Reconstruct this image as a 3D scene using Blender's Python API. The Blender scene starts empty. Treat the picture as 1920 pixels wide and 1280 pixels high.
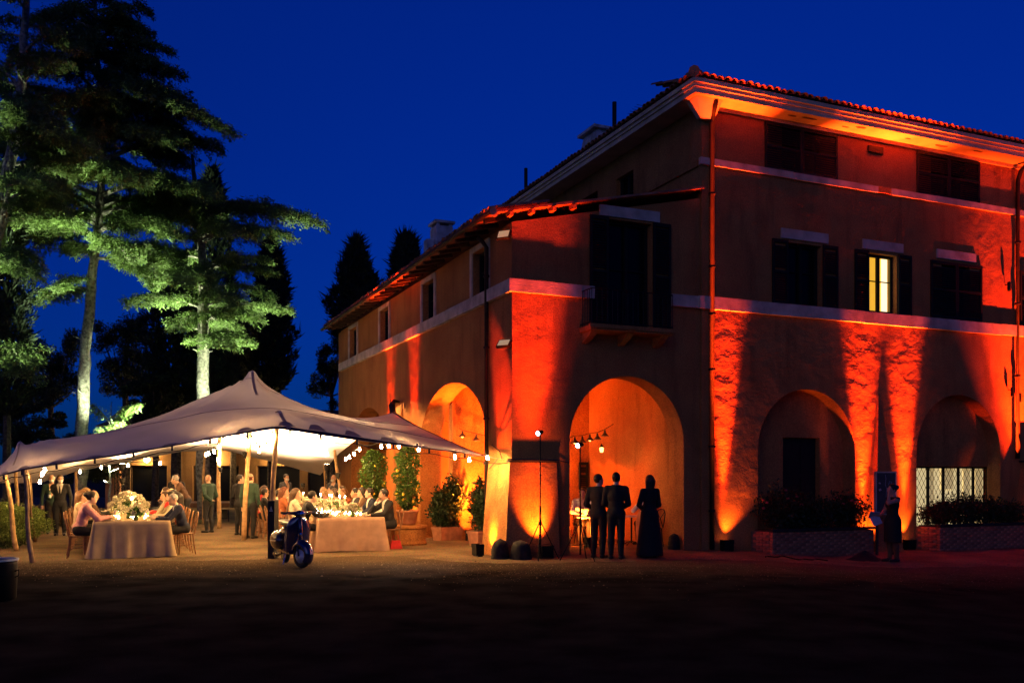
import bpy, bmesh, math, random
import numpy as np
from mathutils import Vector, Matrix, Euler
from mathutils.geometry import tessellate_polygon

rad = math.radians
scene = bpy.context.scene
COL = scene.collection

# ---------------------------------------------------------------- camera, world, sun, exposure
F_PX, HOR, CAMH = 1717.0, 893.0, 1.7          # focal length and horizon row in a 1920x1280 frame, eye height
cam_d = bpy.data.cameras.new('camera')
cam_d.sensor_width = 36.0
cam_d.lens = 36.0 * F_PX / 1920.0
cam_d.shift_y = (HOR - 640.0) / 1920.0
cam_d.clip_start = 0.1
cam_d.clip_end = 2000
cam = bpy.data.objects.new('camera', cam_d)
cam.location = (0, 0, CAMH)
cam.rotation_euler = (rad(90), 0, 0)
COL.objects.link(cam)
scene.camera = cam

SUN_EL, SUN_ROT = rad(7.0), rad(200)
world = bpy.data.worlds.new('World')
scene.world = world
world.use_nodes = True
wn = world.node_tree
wn.nodes.clear()
w_out = wn.nodes.new('ShaderNodeOutputWorld')
w_bg = wn.nodes.new('ShaderNodeBackground')
w_sky = wn.nodes.new('ShaderNodeTexSky')
w_sky.sky_type = 'NISHITA'
w_sky.sun_disc = False
w_sky.sun_elevation = SUN_EL
w_sky.sun_rotation = SUN_ROT
w_sky.ozone_density = 3.0
w_tint = wn.nodes.new('ShaderNodeMix')
w_tint.data_type = 'RGBA'
w_tint.blend_type = 'MULTIPLY'
w_tint.inputs[0].default_value = 1.0
w_tint.inputs[7].default_value = (0.004, 0.145, 1.05, 1)     # deep blue hour
wn.links.new(w_sky.outputs[0], w_tint.inputs[6])
w_tc = wn.nodes.new('ShaderNodeTexCoord'); w_sep = wn.nodes.new('ShaderNodeSeparateXYZ')
w_grad = wn.nodes.new('ShaderNodeValToRGB')             # evens the glow low down and darkens the dome towards the zenith
for k_, (p_, v_) in enumerate(((0.0,.48),(.17,.53),(.45,.66),(1.0,.33))):
    e_ = w_grad.color_ramp.elements[k_] if k_ < 2 else w_grad.color_ramp.elements.new(p_)
    e_.position = p_; e_.color = (v_,v_,v_,1)
w_mul = wn.nodes.new('ShaderNodeMix'); w_mul.data_type = 'RGBA'; w_mul.blend_type = 'MULTIPLY'; w_mul.inputs[0].default_value = 1.0
wn.links.new(w_tc.outputs['Generated'], w_sep.inputs[0]); wn.links.new(w_sep.outputs['Z'], w_grad.inputs['Fac'])
wn.links.new(w_tint.outputs[2], w_mul.inputs[6]); wn.links.new(w_grad.outputs[0], w_mul.inputs[7])
wn.links.new(w_mul.outputs[2], w_bg.inputs['Color'])
w_bg.inputs['Strength'].default_value = 0.13
wn.links.new(w_bg.outputs[0], w_out.inputs['Surface'])

sun_d = bpy.data.lights.new('sun', 'SUN')
sun_d.energy = 0.095
sun_d.angle = rad(40)
sun_d.color = (1.0, 0.58, 0.32)
sun = bpy.data.objects.new('sun', sun_d)
sun.rotation_euler = (rad(72), 0, rad(-22))     # last warm afterglow, from low behind the camera
COL.objects.link(sun)

scene.view_settings.view_transform = 'Standard'
scene.view_settings.look = 'None'
scene.view_settings.exposure = 0.0
scene.view_settings.gamma = 1.0
scene.view_settings.use_curve_mapping = False
scene.render.engine = 'CYCLES'
scene.cycles.use_denoising = True
scene.cycles.max_bounces = 6
scene.cycles.diffuse_bounces = 3
scene.cycles.glossy_bounces = 2
scene.cycles.transmission_bounces = 4
scene.cycles.transparent_max_bounces = 6
scene.cycles.sample_clamp_indirect = 4.0
scene.cycles.use_light_tree = True

# ---------------------------------------------------------------- helpers
def at(px, py, Y):
    """the world point at distance Y in front of the eye that the photograph shows at pixel px, py"""
    return Vector(((px - 960) * Y / F_PX, Y, CAMH + (HOR - py) * Y / F_PX))

def ground_z(x, y):
    t = min(1.0, max(0.0, (x - 3.5) / 5.0))
    return -0.2 * t * t * (3 - 2 * t)

def gpoint(px, Y):
    x = (px - 960) * Y / F_PX
    return Vector((x, Y, ground_z(x, Y)))

class MB:
    def __init__(s): s.v, s.f = [], []
    def add(s, vs, fs):
        n = len(s.v); s.v += [tuple(p) for p in vs]; s.f += [tuple(i + n for i in f) for f in fs]; return s
    def box(s, x0, x1, y0, y1, z0, z1, M=None):
        vs = [Vector(p) for p in ((x0,y0,z0),(x1,y0,z0),(x1,y1,z0),(x0,y1,z0),(x0,y0,z1),(x1,y0,z1),(x1,y1,z1),(x0,y1,z1))]
        if M is not None: vs = [M @ p for p in vs]
        return s.add(vs, [(0,3,2,1),(4,5,6,7),(0,1,5,4),(1,2,6,5),(2,3,7,6),(3,0,4,7)])
    def frustum(s, lo, hi, z0, z1):
        (a0,a1,b0,b1),(c0,c1,d0,d1) = lo, hi
        return s.add([(a0,b0,z0),(a1,b0,z0),(a1,b1,z0),(a0,b1,z0),(c0,d0,z1),(c1,d0,z1),(c1,d1,z1),(c0,d1,z1)],
                     [(0,3,2,1),(4,5,6,7),(0,1,5,4),(1,2,6,5),(2,3,7,6),(3,0,4,7)])
    def tube(s, path, radii, n=8, cap=True):
        path = [Vector(p) for p in path]
        if not hasattr(radii, '__len__'): radii = [radii] * len(path)
        rings = []; up = None
        for i, p in enumerate(path):
            d = (path[min(i+1, len(path)-1)] - path[max(i-1, 0)])
            d = d.normalized() if d.length > 1e-9 else Vector((0,0,1))
            if up is None:
                up = Vector((0,0,1)) if abs(d.z) < .9 else Vector((1,0,0))
            a = d.cross(up)
            if a.length < 1e-6: a = d.orthogonal()
            a.normalize(); b = d.cross(a); up = -b if False else up
            rings.append([p + (a*math.cos(2*math.pi*k/n) + b*math.sin(2*math.pi*k/n))*radii[i] for k in range(n)])
        base = len(s.v)
        for r in rings: s.v += [tuple(p) for p in r]
        for i in range(len(rings)-1):
            for k in range(n):
                s.f.append((base+i*n+k, base+i*n+(k+1)%n, base+(i+1)*n+(k+1)%n, base+(i+1)*n+k))
        if cap:
            s.f.append(tuple(base+k for k in range(n))[::-1])
            s.f.append(tuple(base+(len(rings)-1)*n+k for k in range(n)))
        return s
    def lathe(s, prof, n=12, c=(0,0,0), M=None):
        base = len(s.v); c = Vector(c)
        for r, z in prof:
            for k in range(n):
                p = Vector((r*math.cos(2*math.pi*k/n), r*math.sin(2*math.pi*k/n), z))
                if M is not None: p = M @ p
                s.v.append(tuple(p + c))
        for i in range(len(prof)-1):
            for k in range(n):
                s.f.append((base+i*n+k, base+i*n+(k+1)%n, base+(i+1)*n+(k+1)%n, base+(i+1)*n+k))
        if prof[0][0] > 1e-6: s.f.append(tuple(base+k for k in range(n))[::-1])
        if prof[-1][0] > 1e-6: s.f.append(tuple(base+(len(prof)-1)*n+k for k in range(n)))
        return s
    def ball(s, c, r, n=10, m=6, sc=(1,1,1), M=None):
        prof = [(max(1e-4, math.sin(math.pi*i/m))*1.0, -math.cos(math.pi*i/m)) for i in range(m+1)]
        S = Matrix.Diagonal((sc[0]*r, sc[1]*r, sc[2]*r)).to_4x4()
        if M is not None: S = M.to_4x4() @ S
        return s.lathe(prof, n, c, S)
    def mesh(s, name):
        me = bpy.data.meshes.new(name); me.from_pydata(s.v, [], s.f); me.validate(); me.update(); return me

def fast_mesh(name, verts, quads):
    verts = np.asarray(verts, np.float32); quads = np.asarray(quads, np.int32)
    k = quads.shape[1]
    me = bpy.data.meshes.new(name)
    me.vertices.add(len(verts)); me.vertices.foreach_set('co', verts.ravel())
    me.loops.add(quads.size); me.loops.foreach_set('vertex_index', quads.ravel())
    me.polygons.add(len(quads)); me.polygons.foreach_set('loop_start', np.arange(len(quads), dtype=np.int32)*k)
    me.update(calc_edges=True)
    return me

def put(name, data, mat=None, parent=None, loc=None, rot=None, scale=None, smooth=False, M=None):
    """link one mesh object; the material sits on the object so that alike pieces share mesh data"""
    if isinstance(data, MB): data = data.mesh(name)
    if data is not None and not data.materials: data.materials.append(None)
    o = bpy.data.objects.new(name, data); COL.objects.link(o)
    if parent is not None: o.parent = parent
    if M is not None: o.matrix_local = M
    if loc is not None: o.location = loc
    if rot is not None: o.rotation_euler = rot
    if scale is not None: o.scale = scale
    if mat is not None and data is not None:
        o.material_slots[0].link = 'OBJECT'; o.material_slots[0].material = mat
    if smooth and data is not None:
        data.polygons.foreach_set('use_smooth', [True]*len(data.polygons))
    return o

def tag(o, label=None, cat=None, group=None, kind=None):
    if label: o['label'] = label
    if cat: o['category'] = cat
    if group: o['group'] = group
    if kind: o['kind'] = kind
    return o

def empty(name, loc=(0,0,0), rotz=0.0, label=None, cat=None, group=None):
    o = bpy.data.objects.new(name, None); COL.objects.link(o)
    o.location = loc; o.rotation_euler = (0,0,rotz); o.empty_display_size = .2
    return tag(o, label, cat, group)

def lamp(name, kind, parent, loc, energy, color, **kw):
    d = bpy.data.lights.new(name, kind); d.energy = energy; d.color = color
    for k, v in kw.items():
        if k not in ('aim',): setattr(d, k, v)
    o = bpy.data.objects.new(name, d); COL.objects.link(o)
    o.parent = parent; o.location = loc
    if 'aim' in kw:
        o.rotation_euler = (Vector(kw['aim']) - Vector(loc)).to_track_quat('-Z', 'Y').to_euler()
    return o

_m = {}
def mat(name, col, rough=.7, vary=.15, scale=6.0, bump=0.0, bscale=20.0, metal=0.0, col2=None, emit=0.0, ecol=None,
        transl=0.0, spec=.3, detail=4.0, alpha=None, coat=0.0):
    if name in _m: return _m[name]
    m = bpy.data.materials.new(name); m.use_nodes = True; _m[name] = m
    nt = m.node_tree; nt.nodes.clear(); L = nt.links.new; N = nt.nodes.new
    out = N('ShaderNodeOutputMaterial'); p = N('ShaderNodeBsdfPrincipled')
    tc = N('ShaderNodeTexCoord'); no = N('ShaderNodeTexNoise')
    no.inputs['Scale'].default_value = scale; no.inputs['Detail'].default_value = detail
    L(tc.outputs['Object'], no.inputs['Vector'])
    mx = N('ShaderNodeMix'); mx.data_type = 'RGBA'
    c2 = col2 or tuple(max(0, c*(1-vary*1.6)) for c in col); c1 = tuple(min(1, c*(1+vary)) for c in col)
    mx.inputs[6].default_value = (*c1, 1); mx.inputs[7].default_value = (*c2, 1)
    rp = N('ShaderNodeMapRange'); rp.inputs['From Min'].default_value = .35; rp.inputs['From Max'].default_value = .68
    L(no.outputs['Fac'], rp.inputs['Value']); L(rp.outputs[0], mx.inputs[0])
    L(mx.outputs[2], p.inputs['Base Color'])
    p.inputs['Roughness'].default_value = rough; p.inputs['Metallic'].default_value = metal
    p.inputs['Specular IOR Level'].default_value = spec
    if coat: p.inputs['Coat Weight'].default_value = coat
    if emit:
        p.inputs['Emission Color'].default_value = (*(ecol or col), 1); p.inputs['Emission Strength'].default_value = emit
    if bump:
        b = N('ShaderNodeBump'); b.inputs['Strength'].default_value = min(1, bump); b.inputs['Distance'].default_value = .02*max(1, bump)
        n2 = N('ShaderNodeTexNoise'); n2.inputs['Scale'].default_value = bscale; n2.inputs['Detail'].default_value = 6
        L(tc.outputs['Object'], n2.inputs['Vector']); L(n2.outputs['Fac'], b.inputs['Height']); L(b.outputs[0], p.inputs['Normal'])
    sh = p.outputs[0]
    if transl:
        t = N('ShaderNodeBsdfTranslucent'); L(mx.outputs[2], t.inputs['Color'])
        ms = N('ShaderNodeMixShader'); ms.inputs[0].default_value = transl
        L(sh, ms.inputs[1]); L(t.outputs[0], ms.inputs[2]); sh = ms.outputs[0]
    if alpha is not None:
        t = N('ShaderNodeBsdfTransparent')
        ms = N('ShaderNodeMixShader'); ms.inputs[0].default_value = alpha
        L(t.outputs[0], ms.inputs[1]); L(sh, ms.inputs[2]); sh = ms.outputs[0]
    L(sh, out.inputs['Surface'])
    return m

def plaster(name, col, col2, big=.035, stain=None):
    """old lime plaster: colour patches, streaks and deep trowelled relief that raking light picks out"""
    m = bpy.data.materials.new(name); m.use_nodes = True
    nt = m.node_tree; nt.nodes.clear(); L = nt.links.new; N = nt.nodes.new
    out = N('ShaderNodeOutputMaterial'); p = N('ShaderNodeBsdfPrincipled'); tc = N('ShaderNodeTexCoord')
    n1 = N('ShaderNodeTexNoise'); n1.inputs['Scale'].default_value = .9; n1.inputs['Detail'].default_value = 7; n1.inputs['Roughness'].default_value = .62
    L(tc.outputs['Object'], n1.inputs['Vector'])
    r1 = N('ShaderNodeMapRange'); r1.inputs['From Min'].default_value = .36; r1.inputs['From Max'].default_value = .64
    L(n1.outputs['Fac'], r1.inputs['Value'])
    mx = N('ShaderNodeMix'); mx.data_type = 'RGBA'; mx.inputs[6].default_value = (*col,1); mx.inputs[7].default_value = (*col2,1)
    L(r1.outputs[0], mx.inputs[0])
    mp = N('ShaderNodeMapping'); mp.inputs['Scale'].default_value = (2.2, 2.2, .35)
    L(tc.outputs['Object'], mp.inputs['Vector'])
    ns = N('ShaderNodeTexNoise'); ns.inputs['Scale'].default_value = 1.6; ns.inputs['Detail'].default_value = 5
    L(mp.outputs[0], ns.inputs['Vector'])
    rs = N('ShaderNodeMapRange'); rs.inputs['From Min'].default_value = .52; rs.inputs['From Max'].default_value = .75; rs.inputs['To Max'].default_value = .7
    L(ns.outputs['Fac'], rs.inputs['Value'])
    m2 = N('ShaderNodeMix'); m2.data_type = 'RGBA'; m2.inputs[7].default_value = (*(stain or tuple(c*.45 for c in col)),1)
    L(rs.outputs[0], m2.inputs[0]); L(mx.outputs[2], m2.inputs[6])
    ng = N('ShaderNodeTexNoise'); ng.inputs['Scale'].default_value = 34; ng.inputs['Detail'].default_value = 3; L(tc.outputs['Object'], ng.inputs['Vector'])      # sandy roughcast grain
    rg = N('ShaderNodeMapRange'); rg.inputs['From Min'].default_value = .3; rg.inputs['From Max'].default_value = .7; rg.inputs['To Min'].default_value = .5; rg.inputs['To Max'].default_value = 1.0; L(ng.outputs['Fac'], rg.inputs['Value'])
    m3 = N('ShaderNodeMix'); m3.data_type = 'RGBA'; m3.blend_type = 'MULTIPLY'; m3.inputs[0].default_value = 1; L(m2.outputs[2], m3.inputs[6]); L(rg.outputs[0], m3.inputs[7]); L(m3.outputs[2], p.inputs['Base Color'])
    p.inputs['Roughness'].default_value = .92; p.inputs['Specular IOR Level'].default_value = .15
    ma = N('ShaderNodeMapping'); ma.inputs['Scale'].default_value = (1, 1, 1.15); L(tc.outputs['Object'], ma.inputs['Vector'])
    a = N('ShaderNodeTexNoise'); a.inputs['Scale'].default_value = 2.4; a.inputs['Detail'].default_value = 6; a.inputs['Roughness'].default_value = .5; a.inputs['Distortion'].default_value = .15
    L(ma.outputs[0], a.inputs['Vector'])
    b = N('ShaderNodeTexNoise'); b.inputs['Scale'].default_value = 26; b.inputs['Detail'].default_value = 5; L(tc.outputs['Object'], b.inputs['Vector'])
    b1 = N('ShaderNodeBump'); b1.inputs['Strength'].default_value = 1; b1.inputs['Distance'].default_value = big
    b2 = N('ShaderNodeBump'); b2.inputs['Strength'].default_value = .8; b2.inputs['Distance'].default_value = .006
    pm = N('ShaderNodeTexNoise'); pm.inputs['Scale'].default_value = .7; pm.inputs['Detail'].default_value = 3; L(tc.outputs['Object'], pm.inputs['Vector'])
    pr_ = N('ShaderNodeMapRange'); pr_.inputs['From Min'].default_value = .40; pr_.inputs['From Max'].default_value = .62; pr_.inputs['To Min'].default_value = .25; L(pm.outputs['Fac'], pr_.inputs['Value']); L(pr_.outputs[0], b1.inputs['Strength'])
    L(a.outputs['Fac'], b1.inputs['Height']); L(b.outputs['Fac'], b2.inputs['Height']); L(b1.outputs[0], b2.inputs['Normal']); L(b2.outputs[0], p.inputs['Normal'])
    L(p.outputs[0], out.inputs['Surface'])
    _m[name] = m
    return m

rng = np.random.default_rng(11)
random.seed(5)

# ---------------------------------------------------------------- ground
def asphalt():
    m = mat('asphalt', (.024,.021,.018), rough=.95, vary=.3, scale=1.3, bump=.9, bscale=90, spec=.0)
    nt = m.node_tree; L = nt.links.new; N = nt.nodes.new              # paler brown towards the court paints the tent light's fade into the tarmac
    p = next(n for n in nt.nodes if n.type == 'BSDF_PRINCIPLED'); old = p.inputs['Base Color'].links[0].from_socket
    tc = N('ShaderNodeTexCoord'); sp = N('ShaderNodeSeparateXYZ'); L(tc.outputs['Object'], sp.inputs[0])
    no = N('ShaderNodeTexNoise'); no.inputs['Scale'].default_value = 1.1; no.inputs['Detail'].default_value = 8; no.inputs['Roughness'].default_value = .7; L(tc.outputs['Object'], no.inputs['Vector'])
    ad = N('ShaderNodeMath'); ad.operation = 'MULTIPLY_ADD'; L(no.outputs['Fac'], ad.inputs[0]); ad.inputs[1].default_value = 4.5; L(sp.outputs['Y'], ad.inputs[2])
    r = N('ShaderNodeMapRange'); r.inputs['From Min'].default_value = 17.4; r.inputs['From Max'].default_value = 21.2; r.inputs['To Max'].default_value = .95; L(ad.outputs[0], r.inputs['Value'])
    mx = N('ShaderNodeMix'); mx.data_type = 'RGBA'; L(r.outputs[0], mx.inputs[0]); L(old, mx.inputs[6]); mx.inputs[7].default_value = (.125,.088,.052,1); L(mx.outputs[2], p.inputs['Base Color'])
    return m
def gravel_mat():
    m = bpy.data.materials.new('gravel'); m.use_nodes = True
    nt = m.node_tree; p = nt.nodes['Principled BSDF']; L = nt.links.new; N = nt.nodes.new
    tc = N('ShaderNodeTexCoord'); vo = N('ShaderNodeTexVoronoi'); vo.inputs['Scale'].default_value = 38
    L(tc.outputs['Object'], vo.inputs['Vector'])
    no = N('ShaderNodeTexNoise'); no.inputs['Scale'].default_value = .8; no.inputs['Detail'].default_value = 6; L(tc.outputs['Object'], no.inputs['Vector'])
    mx = N('ShaderNodeMix'); mx.data_type = 'RGBA'; mx.inputs[6].default_value = (.30,.21,.115,1); mx.inputs[7].default_value = (.14,.10,.06,1)
    r = N('ShaderNodeMapRange'); r.inputs['From Min'].default_value = .35; r.inputs['From Max'].default_value = .65; L(no.outputs['Fac'], r.inputs['Value']); L(r.outputs[0], mx.inputs[0])
    m2 = N('ShaderNodeMix'); m2.data_type = 'RGBA'; m2.blend_type = 'MULTIPLY'; m2.inputs[0].default_value = .55
    L(mx.outputs[2], m2.inputs[6]); L(vo.outputs['Color'], m2.inputs[7]); L(m2.outputs[2], p.inputs['Base Color'])
    n3 = N('ShaderNodeTexNoise'); n3.inputs['Scale'].default_value = 3.5; n3.inputs['Detail'].default_value = 3; L(tc.outputs['Object'], n3.inputs['Vector'])
    ad = N('ShaderNodeMath'); ad.operation = 'MULTIPLY_ADD'; L(n3.outputs['Fac'], ad.inputs[0]); ad.inputs[1].default_value = 2.2; L(vo.outputs['Distance'], ad.inputs[2])
    b = N('ShaderNodeBump'); b.inputs['Strength'].default_value = 1; b.inputs['Distance'].default_value = .02
    L(ad.outputs[0], b.inputs['Height']); L(b.outputs[0], p.inputs['Normal'])
    p.inputs['Roughness'].default_value = .95; p.inputs['Specular IOR Level'].default_value = .1
    return m
def ground_sheet(name, xs, ys, m, dz=0.0, keep=None):
    V, Fc, idx = [], [], {}
    for j, y in enumerate(ys):
        for i, x in enumerate(xs):
            V.append((x, y, ground_z(x, y) + dz))
    n = len(xs)
    for j in range(len(ys)-1):
        for i in range(n-1):
            Fc.append((j*n+i, j*n+i+1, (j+1)*n+i+1, (j+1)*n+i))
    o = put(name, MB().add(V, Fc), m, smooth=True); o['kind'] = 'structure'
    return o
gx = [-900,-300,-100,-40,-20,-10,-4,0,3] + [3.5+.5*i for i in range(12)] + [12,20,40,100,300,900]
gy = [-200,-40,-10,0,5,10,15,20,25,30,40,60,100,200,500,1000]
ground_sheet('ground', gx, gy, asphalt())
# the gravel court that the tent and the villa stand on, with a worn, uneven front edge
front = [(-40,21.0),(-14,18.3),(-11,17.4),(-8,18.25),(-6.2,18.5),(-4.4,19.05),(-3.0,19.6),(-1.8,18.9),(-.9,18.1),(.3,17.9),(2,18.3),(4,18.8),(5.6,19.1),(7.5,19.0),(10,19.3),(14,19.6),(20,20.4),(40,24)]
V, Fc = [], []
def edge_y(x):
    for (x0,y0),(x1,y1) in zip(front, front[1:]):
        if x0 <= x <= x1:
            t = (x-x0)/(x1-x0); t = t*t*(3-2*t)
            return y0+(y1-y0)*t + .07*math.sin(x*5.1) + .05*math.sin(x*11.7+1) + .03*math.sin(x*23)
    return 21
xs = [-40,-30,-20] + [-14+.125*i for i in range(273)] + [24,30,40]
for x in xs:
    y0 = edge_y(x)
    for y in (y0, y0+.5, y0+2, y0+6, y0+14, 75): V.append((x, y, ground_z(x,y)+.006))
for i in range(len(xs)-1):
    for k in range(5): Fc.append((i*6+k, (i+1)*6+k, (i+1)*6+k+1, i*6+k+1))
o = put('gravel_path', MB().add(V, Fc), gravel_mat(), smooth=True); o['kind'] = 'structure'

# loose stones and grit kicked out over the tarmac in front of the court
def scatter_grit(n, seed):
    r = np.random.default_rng(seed)
    x = r.uniform(-13, 11, n); y = np.array([edge_y(v) for v in x])-np.abs(r.normal(size=n))*1.6+.5
    s_ = r.uniform(.004,.012,n)*(1+1.2*(r.random(n) > .95)); a = r.uniform(0,6.28,n)
    oct_ = np.array([(1,0,0),(0,1,0),(-1,0,0),(0,-1,0),(0,0,.8),(0,0,-.3)])
    ca, sa = np.cos(a), np.sin(a); V_ = oct_[None]*s_[:,None,None]*r.uniform(.7,1.3,(n,6,1))
    V_ = np.stack([V_[...,0]*ca[:,None]-V_[...,1]*sa[:,None]*.8, V_[...,0]*sa[:,None]+V_[...,1]*ca[:,None]*.8, V_[...,2]], -1)
    V_ += np.stack([x,y,np.array([ground_z(p,q) for p,q in zip(x,y)])+.005],-1)[:,None,:]
    T_ = np.array([(0,1,4),(1,2,4),(2,3,4),(3,0,4)])
    me = fast_mesh('loose_gravel', V_.reshape(-1,3), (np.arange(n)[:,None,None]*6+T_[None]).reshape(-1,3))
    o = put('loose_gravel', me, mat('grit', (.15,.11,.07), rough=.95, vary=.4, scale=30, spec=.05))
    tag(o, 'loose grit scattered over the tarmac before the tent', 'gravel', kind='stuff')
scatter_grit(16000, 9)
# ---------------------------------------------------------------- villa
TH = rad(23.5)
U = Vector((math.cos(TH), math.sin(TH), 0)); Vv = Vector((-math.sin(TH), math.cos(TH), 0)); C0 = Vector((0, 19.5, 0))
def W(a, b, z=0.0): return C0 + U*a + Vv*b + Vector((0,0,z))       # villa coordinates to world
def apx(px, b=0.0):    # distance along the front facade seen at column px
    k = (px-960)/F_PX
    return (k*(19.5+b*Vv.y) - b*Vv.x) / (U.x - k*U.y)
def bpx(px, a=0.0):    # distance along the side facade seen at column px
    k = (px-960)/F_PX
    return (k*(19.5+a*U.y) - a*U.x) / (Vv.x - k*Vv.y)

M_WALL = plaster('ochre_plaster', (.58,.235,.065), (.44,.165,.045))
M_WALL2 = plaster('ochre_plaster_rough', (.60,.245,.07), (.46,.175,.05), big=.055)
M_WHITE = mat('travertine', (.55,.43,.31), rough=.8, vary=.2, scale=3, bump=.4, bscale=30)
M_SOFFIT = mat('soffit_paint', (.68,.52,.32), rough=.85, vary=.12, scale=2.2, bump=.3, bscale=14, col2=(.55,.41,.24))
M_TILE = mat('terracotta_tile', (.33,.135,.07), rough=.85, vary=.35, scale=3, bump=.5, bscale=25)
M_PIPE = mat('downpipe_metal', (.030,.017,.012), rough=.6, vary=.2, scale=5, spec=.15)
M_SHUT = mat('shutter_paint', (.007,.008,.006), rough=.8, vary=.2, scale=5)
M_GLASSD = mat('dark_glass', (.004,.004,.004), rough=.25, vary=.1, spec=.12)
M_WOODD = mat('dark_wood', (.055,.032,.02), rough=.8, vary=.3, scale=8, bump=.3, bscale=30)
M_IRON = mat('wrought_iron', (.012,.012,.013), rough=.55, vary=.2, metal=.4)
M_BLACK = mat('black_plastic', (.010,.009,.008), rough=.6, vary=.2, spec=.1)
M_STONE = mat('dark_basalt', (.022,.019,.016), rough=.9, vary=.35, scale=7, bump=1.2, bscale=9)
M_PINK = mat('pink_plaster', (.42,.20,.12), rough=.9, vary=.15, scale=2, bump=.5, bscale=12)

villa = empty('villa', C0, TH, 'three-storey ochre villa with tiled roofs, arches and red uplit walls', 'building')

def poly_wall(name, outer, holes, t, axis, off, m, parent=villa):
    """a wall slab: outline and openings in (s, z); axis 'x': s runs along x, thickness along +y from off; axis 'y': s along y, thickness along +x"""
    loops = [outer] + holes
    tri = tessellate_polygon([[Vector((p[0], p[1], 0)) for p in lp] for lp in loops])
    pts = [p for lp in loops for p in lp]; n = len(pts)
    def P(p, d): return (p[0], off+d, p[1]) if axis == 'x' else (off+d, p[0], p[1])
    vs = [P(p, 0) for p in pts] + [P(p, t) for p in pts]
    fs = [tuple(q) for q in tri] + [tuple(i+n for i in q[::-1]) for q in tri]
    k = 0
    for lp in loops:
        c = len(lp)
        for i in range(c):
            a, b = k+i, k+(i+1) % c
            fs.append((a, b, b+n, a+n))
        k += c
    me = MB().add(vs, fs).mesh(name)
    bm = bmesh.new(); bm.from_mesh(me); bmesh.ops.recalc_face_normals(bm, faces=bm.faces); bm.to_mesh(me); bm.free()
    return put(name, me, m, parent)

def arch_loop(x0, x1, zs, rise, z0=-.35, n=22):
    c, r = (x0+x1)/2, (x1-x0)/2
    return [(x0,z0)] + [(c - r*math.cos(math.pi*i/n), zs + rise*math.sin(math.pi*i/n)) for i in range(n+1)] + [(x1,z0)]
def rect_loop(x0, x1, z0, z1): return [(x0,z0),(x0,z1),(x1,z1),(x1,z0)]

T = .6
Z0 = -.4
# openings
ARCH_F = (apx(1068), apx(1282), 2.46, 1.50)
ARCH_L1 = (1.46, 6.36, 2.55, 1.5)
ARCH_L2 = (9.85, 14.4, 2.55, 1.45)
A_T = 4.79                                            # where the tall block starts
AEND, BEND = 23.0, 16.0
FW = (apx(1140), apx(1222), 5.05, 7.45)               # french window of the wing
WL = [(bpx(915), bpx(887)), (bpx(815), bpx(793)), (bpx(730), bpx(713)), (bpx(670), bpx(656))]

# the wing
poly_wall('wall', [(0,Z0),(0,7.12),(A_T,8.2),(A_T,Z0)], [arch_loop(*ARCH_F, z0=Z0+.02), rect_loop(*FW)], T, 'x', 0, M_WALL)
poly_wall('wall', [(T,Z0),(T,7.12),(BEND,7.12),(BEND,Z0)],
          [arch_loop(*ARCH_L1, z0=Z0+.02), arch_loop(*ARCH_L2, z0=Z0+.02)] + [rect_loop(a,b,5.92,6.95) for a,b in WL], T, 'y', 0, M_WALL)
put('wall', MB().box(0.02, A_T, BEND-.02, BEND+.5, Z0, 7.1), M_WALL, villa)                          # far gable
# loggia behind the arches: inner walls and ceiling
BK = 5.4
DOOR = (apx(1150, BK), apx(1174, BK)); WIN = (apx(1086, BK), apx(1109, BK))
poly_wall('wall', [(T,Z0),(T,4.6),(A_T-.02,4.6),(A_T-.02,Z0)], [rect_loop(DOOR[0],DOOR[1],Z0+.02,2.12), rect_loop(WIN[0],WIN[1],1.35,2.08)], .3, 'x', BK, M_WALL)
put('wall', MB().box(A_T-.02, A_T+.3, T, BEND, Z0, 4.6), M_WALL, villa)
put('ceiling', MB().box(T+.002, A_T-.03, T+.002, BEND-.05, 4.55, 4.7), M_SOFFIT, villa)
put('wall', MB().box(T+.3, A_T-.03, 9.3, 9.6, Z0, 4.54), M_PINK, villa)
put('wall', MB().box(2.6, 2.9, BK+.31, 9.29, Z0, 4.54), M_PINK, villa)
# the tall block, its front standing a hand proud of the wing
PR = -.06
B1 = (apx(1418), apx(1600), 2.33, 1.52); B2 = (apx(1715), apx(1872), 2.33, 1.57); B3 = (16.4, 19.6, 2.33, 1.55)
wins2 = [(apx(1473), apx(1537)), (apx(1624), apx(1678)), (apx(1762), apx(1815)), (15.9, 16.9), (18.6, 19.6)]
wins3 = [(apx(1463), apx(1534)), (apx(1742), apx(1805)), (16.6, 17.7), (20.0, 21.1)]
poly_wall('wall', [(A_T+.01,Z0),(A_T+.01,10.5),(AEND,10.5),(AEND,Z0)],
          [arch_loop(*B, z0=Z0+.02) for B in (B1,B2,B3)] + [rect_loop(a,b,5.92,7.42) for a,b in wins2] + [rect_loop(a,b,9.14,10.22) for a,b in wins3],
          .42, 'x', PR, M_WALL2)
DB = (apx(1468, .36), apx(1537, .36)); LW = (apx(1718,.36), apx(1863,.36))
poly_wall('wall', [(A_T+.02,Z0),(A_T+.02,5.0),(AEND,5.0),(AEND,Z0)], [rect_loop(DB[0],DB[1],Z0+.02,2.68), rect_loop(LW[0],LW[1],.15,1.98)], .25, 'x', .362, M_WALL)
SW = [(bpx(1187,A_T), bpx(1155,A_T)), (bpx(1120,A_T), bpx(1088,A_T)), (bpx(1058,A_T), bpx(1030,A_T))]
poly_wall('wall', [(.37,6.0),(.37,10.5),(BEND,10.5),(BEND,6.0)], [rect_loop(a,b,8.75,9.8) for a,b in SW], .4, 'y', A_T+.01, M_WALL)
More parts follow.
